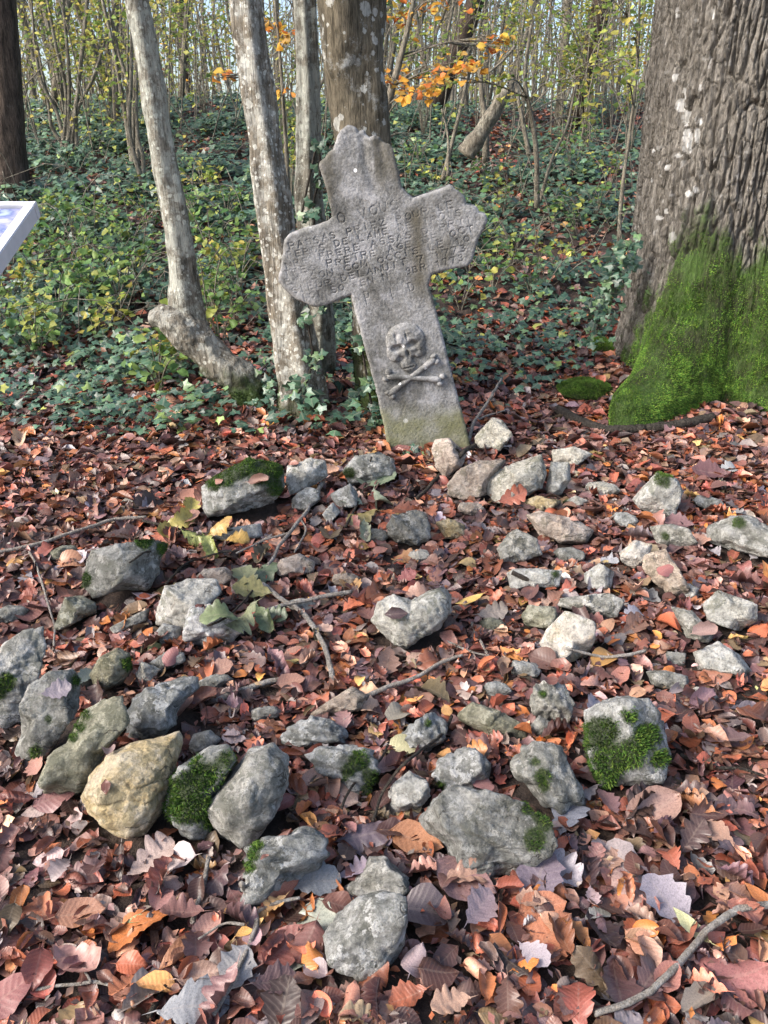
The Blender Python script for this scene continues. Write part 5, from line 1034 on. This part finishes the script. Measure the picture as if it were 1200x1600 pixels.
# thin dead stems and bramble canes tangled over the bank
rngW = np.random.default_rng(8); parts = []
for q in range(380):
    px_ = rngW.uniform(-40, 1010); py_ = rngW.uniform(180, 560); 
    if 620 < px_ < 1000 and py_ > 480: continue
    g = ground_pt(px_, py_); a = rngW.uniform(0, 6.28); L_ = rngW.uniform(.25, 1.0); h = rngW.uniform(.1, .7); d = np.array([math.cos(a), math.sin(a)*.6, 0])*L_
    parts.append(tube(np.array([g+[0, 0, -.02], g+d*.4+[0, 0, h*.8], g+d+[0, 0, h*rngW.uniform(.3, 1.1)]]), [.0045, .0035, .002], 4, 7))
v, t = join(parts); tag(mk('bramble_canes', v, t, M['farbark'], None, **zero(v)), 'tangle of thin dead canes and twigs over the ivy bank', 'undergrowth', kind='stuff')
# ------------------------------------------------------------------ saplings
def sapling(name, label, pts, Yb, r0, sprays, pal, size, seed, group=None, mat='farbark', cat='sapling', dY=0.0):
    """pts: pixel polyline of the stem; sprays: (x, y, radius px, leaves)"""
    rng = np.random.default_rng(seed); P = np.array([at_y(x, y, Yb+dY*i) for i, (x, y) in enumerate(pts)]); root = empty(name, P[0]); P[0, 2] -= .08
    rr = px_r(P, np.linspace(r0, max(.8, r0*.5), len(P))); V, T = tube(P, rr, 8, 24, .12, 12, seed); mk('trunk', V, T, M[mat], root, **zero(V))
    parts = []; Ps = []; sp = catmull(P, 40)
    for x, y, r, n in sprays:
        e = at_y(x, y, Yb+rng.normal(0, .25)); d = np.linalg.norm(sp-e, axis=1)+.8*np.maximum(0, sp[:, 2]-e[2]+.1); b = sp[np.argmin(d)]
        mid_ = (b+e)/2+np.array([0, 0, .06]); parts.append(tube(np.array([b, mid_, e]), px_r(np.array([b, mid_, e]), [1.6, 1.2, .7]), 5, 10)); R = r*np.linalg.norm(e-CAM)/F
        for _ in range(3):
            e2 = e+rng.normal(0, R*.7, 3)*np.array([1, 1, .5]); parts.append(tube(np.array([mid_, (mid_+e2)/2, e2]), [.004, .003, .002], 4, 6))
        for _ in range(n): Ps.append(e+rng.normal(0, R*.55, 3)*np.array([1.2, 1.0, .6]))
    if parts: v, t = join(parts); tag(mk('branches', v, t, M[mat], root, **zero(v)), kind='stuff')
    if Ps:
        Ps = np.array(Ps); k = len(Ps); nn = np.array([-.1, -.5, .9])+rng.normal(0, .45, (k, 3)); c = pal[rng.integers(0, len(pal), k)]*rng.lognormal(0, .15, k)[:, None]
        V, T, C, L = scatter(HZ, rng.integers(0, len(HZ), k), Ps, frames(nn, rng.uniform(0, 6.28, k)), size*rng.uniform(.6, 1.25, k), c); mk('foliage', V, T, M['foliage'], root, Col=C, luv=L)
    re_origin(root); tag(root, label, cat, group); return root
sapling('beech_sapling', 'young beech with glowing orange leaves behind the cross', [(592, 215), (607, 160), (622, 105), (636, 50), (652, -30)], 7.0, 7, [(625, 30, 26, 26), (660, 18, 26, 24), (690, 5, 20, 14), (740, 110, 24, 22), (765, 75, 22, 22), (700, 105, 24, 26), (655, 125, 26, 30), (625, 140, 22, 20), (680, 135, 24, 22), (650, 150, 20, 14), (610, 120, 16, 10), (790, 65, 16, 10)], OR, .072, 1)
sapling('beech_sapling', 'orange-leaved beech twig hanging between two trunks', [(452, 350), (448, 250), (440, 120), (428, -20)], 6.6, 4, [(430, 45, 16, 12), (448, 60, 14, 10), (440, 145, 10, 6), (412, 40, 10, 5), (345, 118, 12, 6), (357, 120, 8, 4)], OR, .085, 2)
sapling('hazel_sapling', 'thin pale forked sapling above the right-hand arm of the cross', [(840, 310), (838, 240), (830, 180), (820, 120), (830, 40)], 7.5, 4.5, [(905, 160, 26, 26), (915, 185, 22, 20), (870, 130, 24, 18), (790, 125, 22, 16), (800, 150, 18, 12), (700, 130, 20, 10)], YG, .065, 3)
sapling('hazel_sapling', 'slim grey sapling standing close beside the oak', [(968, 372), (972, 300), (985, 200), (996, 100), (1000, -20)], 6.4, 3.5, [(985, 60, 26, 18), (960, 30, 30, 22), (975, 130, 22, 12), (950, 100, 26, 18)], YG, .06, 4)
for q, (pts, Yb, r0) in enumerate([([(692, 268), (706, 225), (722, 160), (735, 90)], 8.5, 4), ([(700, 262), (700, 215), (690, 170)], 8.4, 2.5), ([(760, 242), (758, 190), (752, 140), (748, 60)], 9, 6), ([(828, 230), (812, 165), (806, 130)], 8.6, 4), ([(845, 300), (862, 250), (885, 200), (900, 130)], 7.6, 3), ([(805, 60), (780, 100), (740, 130)], 10, 2.5)]):
    sapling('bare_sapling', ['pale bare sapling rising just in front of the leaning dead log', 'short bare shoot crossing the pale sapling at the dead log', 'stout bare pole standing behind the dead log', 'bare shoot with a crooked top beside the forked sapling', 'bare shoot leaning towards the oak beside the forked sapling', 'thin bare twig reaching down over the dead log'][q], pts, Yb, r0, [(pts[-1][0]+10, pts[-1][1], 18, 8)], YG, .07, 10+q, 'bare saplings on the bank')
P = px_path([(728, 242), (752, 205), (778, 165), (792, 140)], 8.8); V, T = tube(P, px_r(P, [15, 12.5, 11, 9]), 28, 40, .3, 10, 4)
o = mk('dead_log', V, T, M['farbark'], None, **zero(V)); tag(o, 'thick leaning dead log on the bank beyond the cross', 'log')
P = px_path([(640, 95), (700, 92), (745, 60), (800, 45)], 11); 
for q, (x0, y0, tips) in enumerate([(108, 248, [(60, 110, -10), (85, 60, -20), (100, 20, -10), (128, 70, 10), (150, 110, 30), (75, 160, -20), (135, 20, 10)]), (212, 262, [(200, 170, 0), (182, 70, -20), (215, 60, 10), (165, 20, -30)]), (225, 300, [(214, 200, 0), (205, 120, 0)])]):
    g = ground_pt(x0, y0); rng = np.random.default_rng(70+q); root = empty('hazel_coppice', g); Ps = []; prt = []
    for (x, y, dx_) in tips:
        pth = np.array([g+[rng.normal(0, .06), rng.normal(0, .06), -.1], (g+at_y(x, y, g[1]))/2+[rng.normal(0, .05), 0, 0], at_y(x, y, g[1]), at_y(x+dx_*1.5, y-160, g[1]+.2)])
        v, t = tube(pth, [.028, .022, .018, .010], 7, 16, .1, 10, q); mk('stem', v, t, M['farbark'], root, **zero(v))
        for _ in range(90): Ps.append(pth[2]+(pth[3]-pth[2])*rng.uniform(-.5, 1)+rng.normal(0, .28, 3))
    Ps = np.array(Ps); k = len(Ps); V, T, C, L = scatter(HZ, rng.integers(0, len(HZ), k), Ps, frames(np.array([-.1, -.4, .9])+rng.normal(0, .5, (k, 3)), rng.uniform(0, 6.28, k)), rng.uniform(.04, .07, k), YG[rng.integers(0, 6, k)]*rng.lognormal(0, .2, k)[:, None]); mk('foliage', V, T, M['foliage'], root, Col=C, luv=L)
    re_origin(root); tag(root, ['clump of hazel stems fanning up beside the dark trunk', 'hazel clump just behind the pale bent tree', 'two slim hazel stems in front of the fanned clumps'][q], 'shrub')
# leafy hazel bushes crowding the top of the bank
for q, (x, y, Yd) in enumerate([(915, 235, 9.5), (950, 200, 10.5), (870, 215, 11), (985, 250, 8.6), (820, 200, 12), (930, 170, 12.5), (30, 235, 11.5), (140, 200, 12), (180, 215, 11), (320, 190, 12.5), (440, 250, 8.5), (455, 320, 7.2), (660, 215, 11)]):
    g = ground_pt(x, y); bush('hazel_bush', ['yellow-green hazel bush near the oak trunk', 'tall hazel bush on the crest by the oak', 'hazel bush on the crest beside the forked sapling', 'hazel bush almost touching the oak bark', 'hazel bush beyond the dead log', 'far hazel bush at the crest by the oak', 'hazel bush behind the dark trunk', 'hazel bush behind the fanned clump', 'hazel bush behind the bent pale tree', 'hazel bush on the crest between two trunks', 'hazel bush behind the speckled trunk', 'low hazel bush between speckled and slender trunks', 'hazel bush behind the cross top'][q], g, 1.7 if q not in (10, 11) else 1.0, .9 if q not in (10, 11) else .35, 12, 320 if q not in (10, 11) else 130, YG, .062, 700+q, 'hazel bushes on the bank', 'shrub')
# long leaning branch across the top corner
V, T = tube(px_path([(15, 70), (70, 38), (130, 20), (195, -8), (250, -50)], 9.5), px_r(px_path([(15, 70), (70, 38), (130, 20), (195, -8), (250, -50)], 9.5), [3, 4, 5, 6, 7]), 10, 30, .15, 10)
# ------------------------------------------------------------------ the wood beyond the crest
rngB = np.random.default_rng(21)
def bg_tree(x, y, r, h, lean, nlf, pal, lsize, seed, label, mat, group):
    rng = np.random.default_rng(seed); z = float(hgt(x, y)); root = empty('woodland_tree', (x, y, z)); lx, ly = lean
    cv = rng.normal(0, .5, 2); P = np.array([[x, y, z-.1], [x+lx*.33+cv[0], y+ly*.3+cv[1], z+h*.33], [x+lx*.7+cv[0]*.4, y+ly*.7, z+h*.68], [x+lx, y+ly, z+h]])
    v, t = tube(P, [r*1.25, r, r*.8, r*.35], 8, 12, .12, 5, seed); mk('trunk', v, t, mat, root, **zero(v)); sp = catmull(P, 30); prt = []; Ps = []
    for b in range(rng.integers(7, 12)):
        s = sp[rng.integers(5, 28)]; a = rng.uniform(0, 6.28); L = rng.uniform(.5, 1.6); e = s+np.array([math.cos(a)*L, math.sin(a)*L, rng.uniform(.1, .9)]); prt.append(tube(np.array([s, (s+e)/2+[0, 0, .08], e]), [r*.28, r*.18, .006], 5, 6))
        for _ in range(nlf//9): Ps.append(e+rng.normal(0, .38, 3)*np.array([1, 1, .6]))
    v, t = join(prt); tag(mk('branches', v, t, mat, root, **zero(v)), kind='stuff')
    if Ps:
        Ps = np.array(Ps); k = len(Ps); V, T, C, L = scatter(QD, rng.integers(0, 4, k), Ps, frames(np.array([0, -.4, .8])+rng.normal(0, .6, (k, 3)), rng.uniform(0, 6.28, k)), lsize*rng.uniform(.6, 1.3, k), pal[rng.integers(0, len(pal), k)]*rng.lognormal(0, .2, k)[:, None]); mk('crown', V, T, M['foliage'], root, Col=C, luv=L)
    re_origin(root); tag(root, label, 'tree', group)
LPX = [60, 200, 300, 400, 480, 600, 700, 800, 900]
LAND = ['behind the dark trunk', 'behind the fanned hazel clump', 'behind the bent pale tree', 'seen between bent and speckled trunks', 'behind the speckled trunk', 'behind the cross top', 'behind the orange-leaved beech', 'beyond the leaning dead log', 'beyond the forked sapling', 'beyond the sapling beside the oak']
for q in range(120):
    y = 12.5+26*rngB.random()**1.25; px_ = rngB.uniform(-120, 1020); x = (px_-600)/F*(y*math.cos(PITCH)-1*math.sin(PITCH))
    thick = rngB.random() < .08
    sx = project(np.array([x, y, hgt(x, y)]))[0]; ln_ = rngB.normal(0, 1.1)
    r = rngB.uniform(.11, .20) if thick else rngB.uniform(.018, .058); h = rngB.uniform(7, 11)
    pk = rngB.random(); pal_ = YG if pk < .8 else OR if pk < .88 else GR
    side = 'beyond the ivy bank beside the pale trunks' if px_ < 480 else 'beyond the bank between the cross and the oak'
    bg_tree(x, y, r, h, (ln_, rngB.normal(0, .5)), 170, pal_, .15 if y > 20 else .115, 1000+q, ('thick dark ' if thick else 'hair-thin ' if r < .03 else 'slender ' if r < .044 else 'pole-sized ')+('' if pk < .8 else 'orange-leaved ' if pk < .88 else 'green-leaved ')+'tree '+('tilting towards the oak ' if ln_ > .45 else 'tilting away from the oak ' if ln_ < -.45 else 'standing upright ')+LAND[int(np.searchsorted(LPX, sx))], M['darktrunk'] if thick else M['farbark'], 'trees of the wood '+side)
# thicket of fine forking twigs along the crest
parts = []; Pt = []
for q in range(520):
    y = rngB.uniform(9.5, 24); px_ = rngB.uniform(-60, 1010); x = (px_-600)/F*(y*math.cos(PITCH)-1*math.sin(PITCH)); z = float(hgt(x, y)); a = rngB.uniform(0, 6.28); L_ = rngB.uniform(.5, 1.8); h = rngB.uniform(1.0, 3.6)
    P0 = np.array([x, y, z-.05]); d = np.array([math.cos(a)*L_, math.sin(a)*L_*.5, 0]); P1_ = P0+d*.25+[0, 0, h*.55]; P2_ = P0+d*.8+[0, 0, h*.9]; P3_ = P0+d*1.3+[0, 0, h*rngB.uniform(.8, 1.1)]
    parts.append(tube(np.array([P0, P1_, P2_, P3_]), [.009, .007, .005, .003], 4, 7, cap=False))
    for _ in range(3):
        e = P1_+(P3_-P1_)*rngB.uniform(0, .8); f = e+np.array([rngB.normal(0, .4), rngB.normal(0, .3), rngB.uniform(.1, .6)]); parts.append(tube(np.array([e, (e+f)/2+[0, 0, .05], f]), [.005, .004, .002], 4, 4, cap=False))
        if rngB.random() < .4:
            for _ in range(7): Pt.append(f+rngB.normal(0, .13, 3))
v, t = join(parts); tw = tag(mk('thicket', v, t, M['farbark'], None, **zero(v)), 'thicket of fine forking twigs along the crest of the bank', 'undergrowth', kind='stuff')
Pt = np.array(Pt); k = len(Pt); V, T, C, L = scatter(QD, rngB.integers(0, 4, k), Pt, frames(np.array([0, -.5, .8])+rngB.normal(0, .5, (k, 3)), rngB.uniform(0, 6.28, k)), rngB.uniform(.05, .10, k), YG[rngB.integers(0, 6, k)]*rngB.lognormal(-.1, .25, k)[:, None]); tag(mk('foliage', V, T, M['foliage'], tw, Col=C, luv=L), kind='stuff')
# far wood that reads as one mass
parts = []; Ps = []
for q in range(230):
    y = rngB.uniform(40, 75); x = rngB.uniform(-.62, .5)*y; z = float(hgt(x, y)); h = rngB.uniform(9, 15); l = rngB.normal(0, .6)
    parts.append(tube(np.array([[x, y, z-.3], [x+l*.5, y, z+h*.5], [x+l, y, z+h]]), np.array([1.2, .9, .4])*rngB.uniform(.03, .10), 5, None))
    for _ in range(7):
        cc = (x+rngB.normal(0, 1.6), y+rngB.normal(0, 1.), z+rngB.uniform(.3, h))
        for _ in range(11): Ps.append((cc[0]+rngB.normal(0, .55), cc[1]+rngB.normal(0, .5), cc[2]+rngB.normal(0, .35)))
v, t = join(parts); fw = mk('far_woodland', v, t, M['farbark'], None, **zero(v)); tag(fw, 'distant thicket of thin trunks and yellow-green leaves closing the view', 'woodland', kind='stuff')
Ps = np.array(Ps); k = len(Ps); V, T, C, L = scatter(QD, rngB.integers(0, 4, k), Ps, frames(np.array([0, -.6, .7])+rngB.normal(0, .6, (k, 3)), rngB.uniform(0, 6.28, k)), rngB.uniform(.18, .34, k), YG[rngB.integers(0, 6, k)]*rngB.lognormal(-.1, .25, k)[:, None])
tag(mk('foliage', V, T, M['foliage'], fw, Col=C, luv=L), kind='stuff')
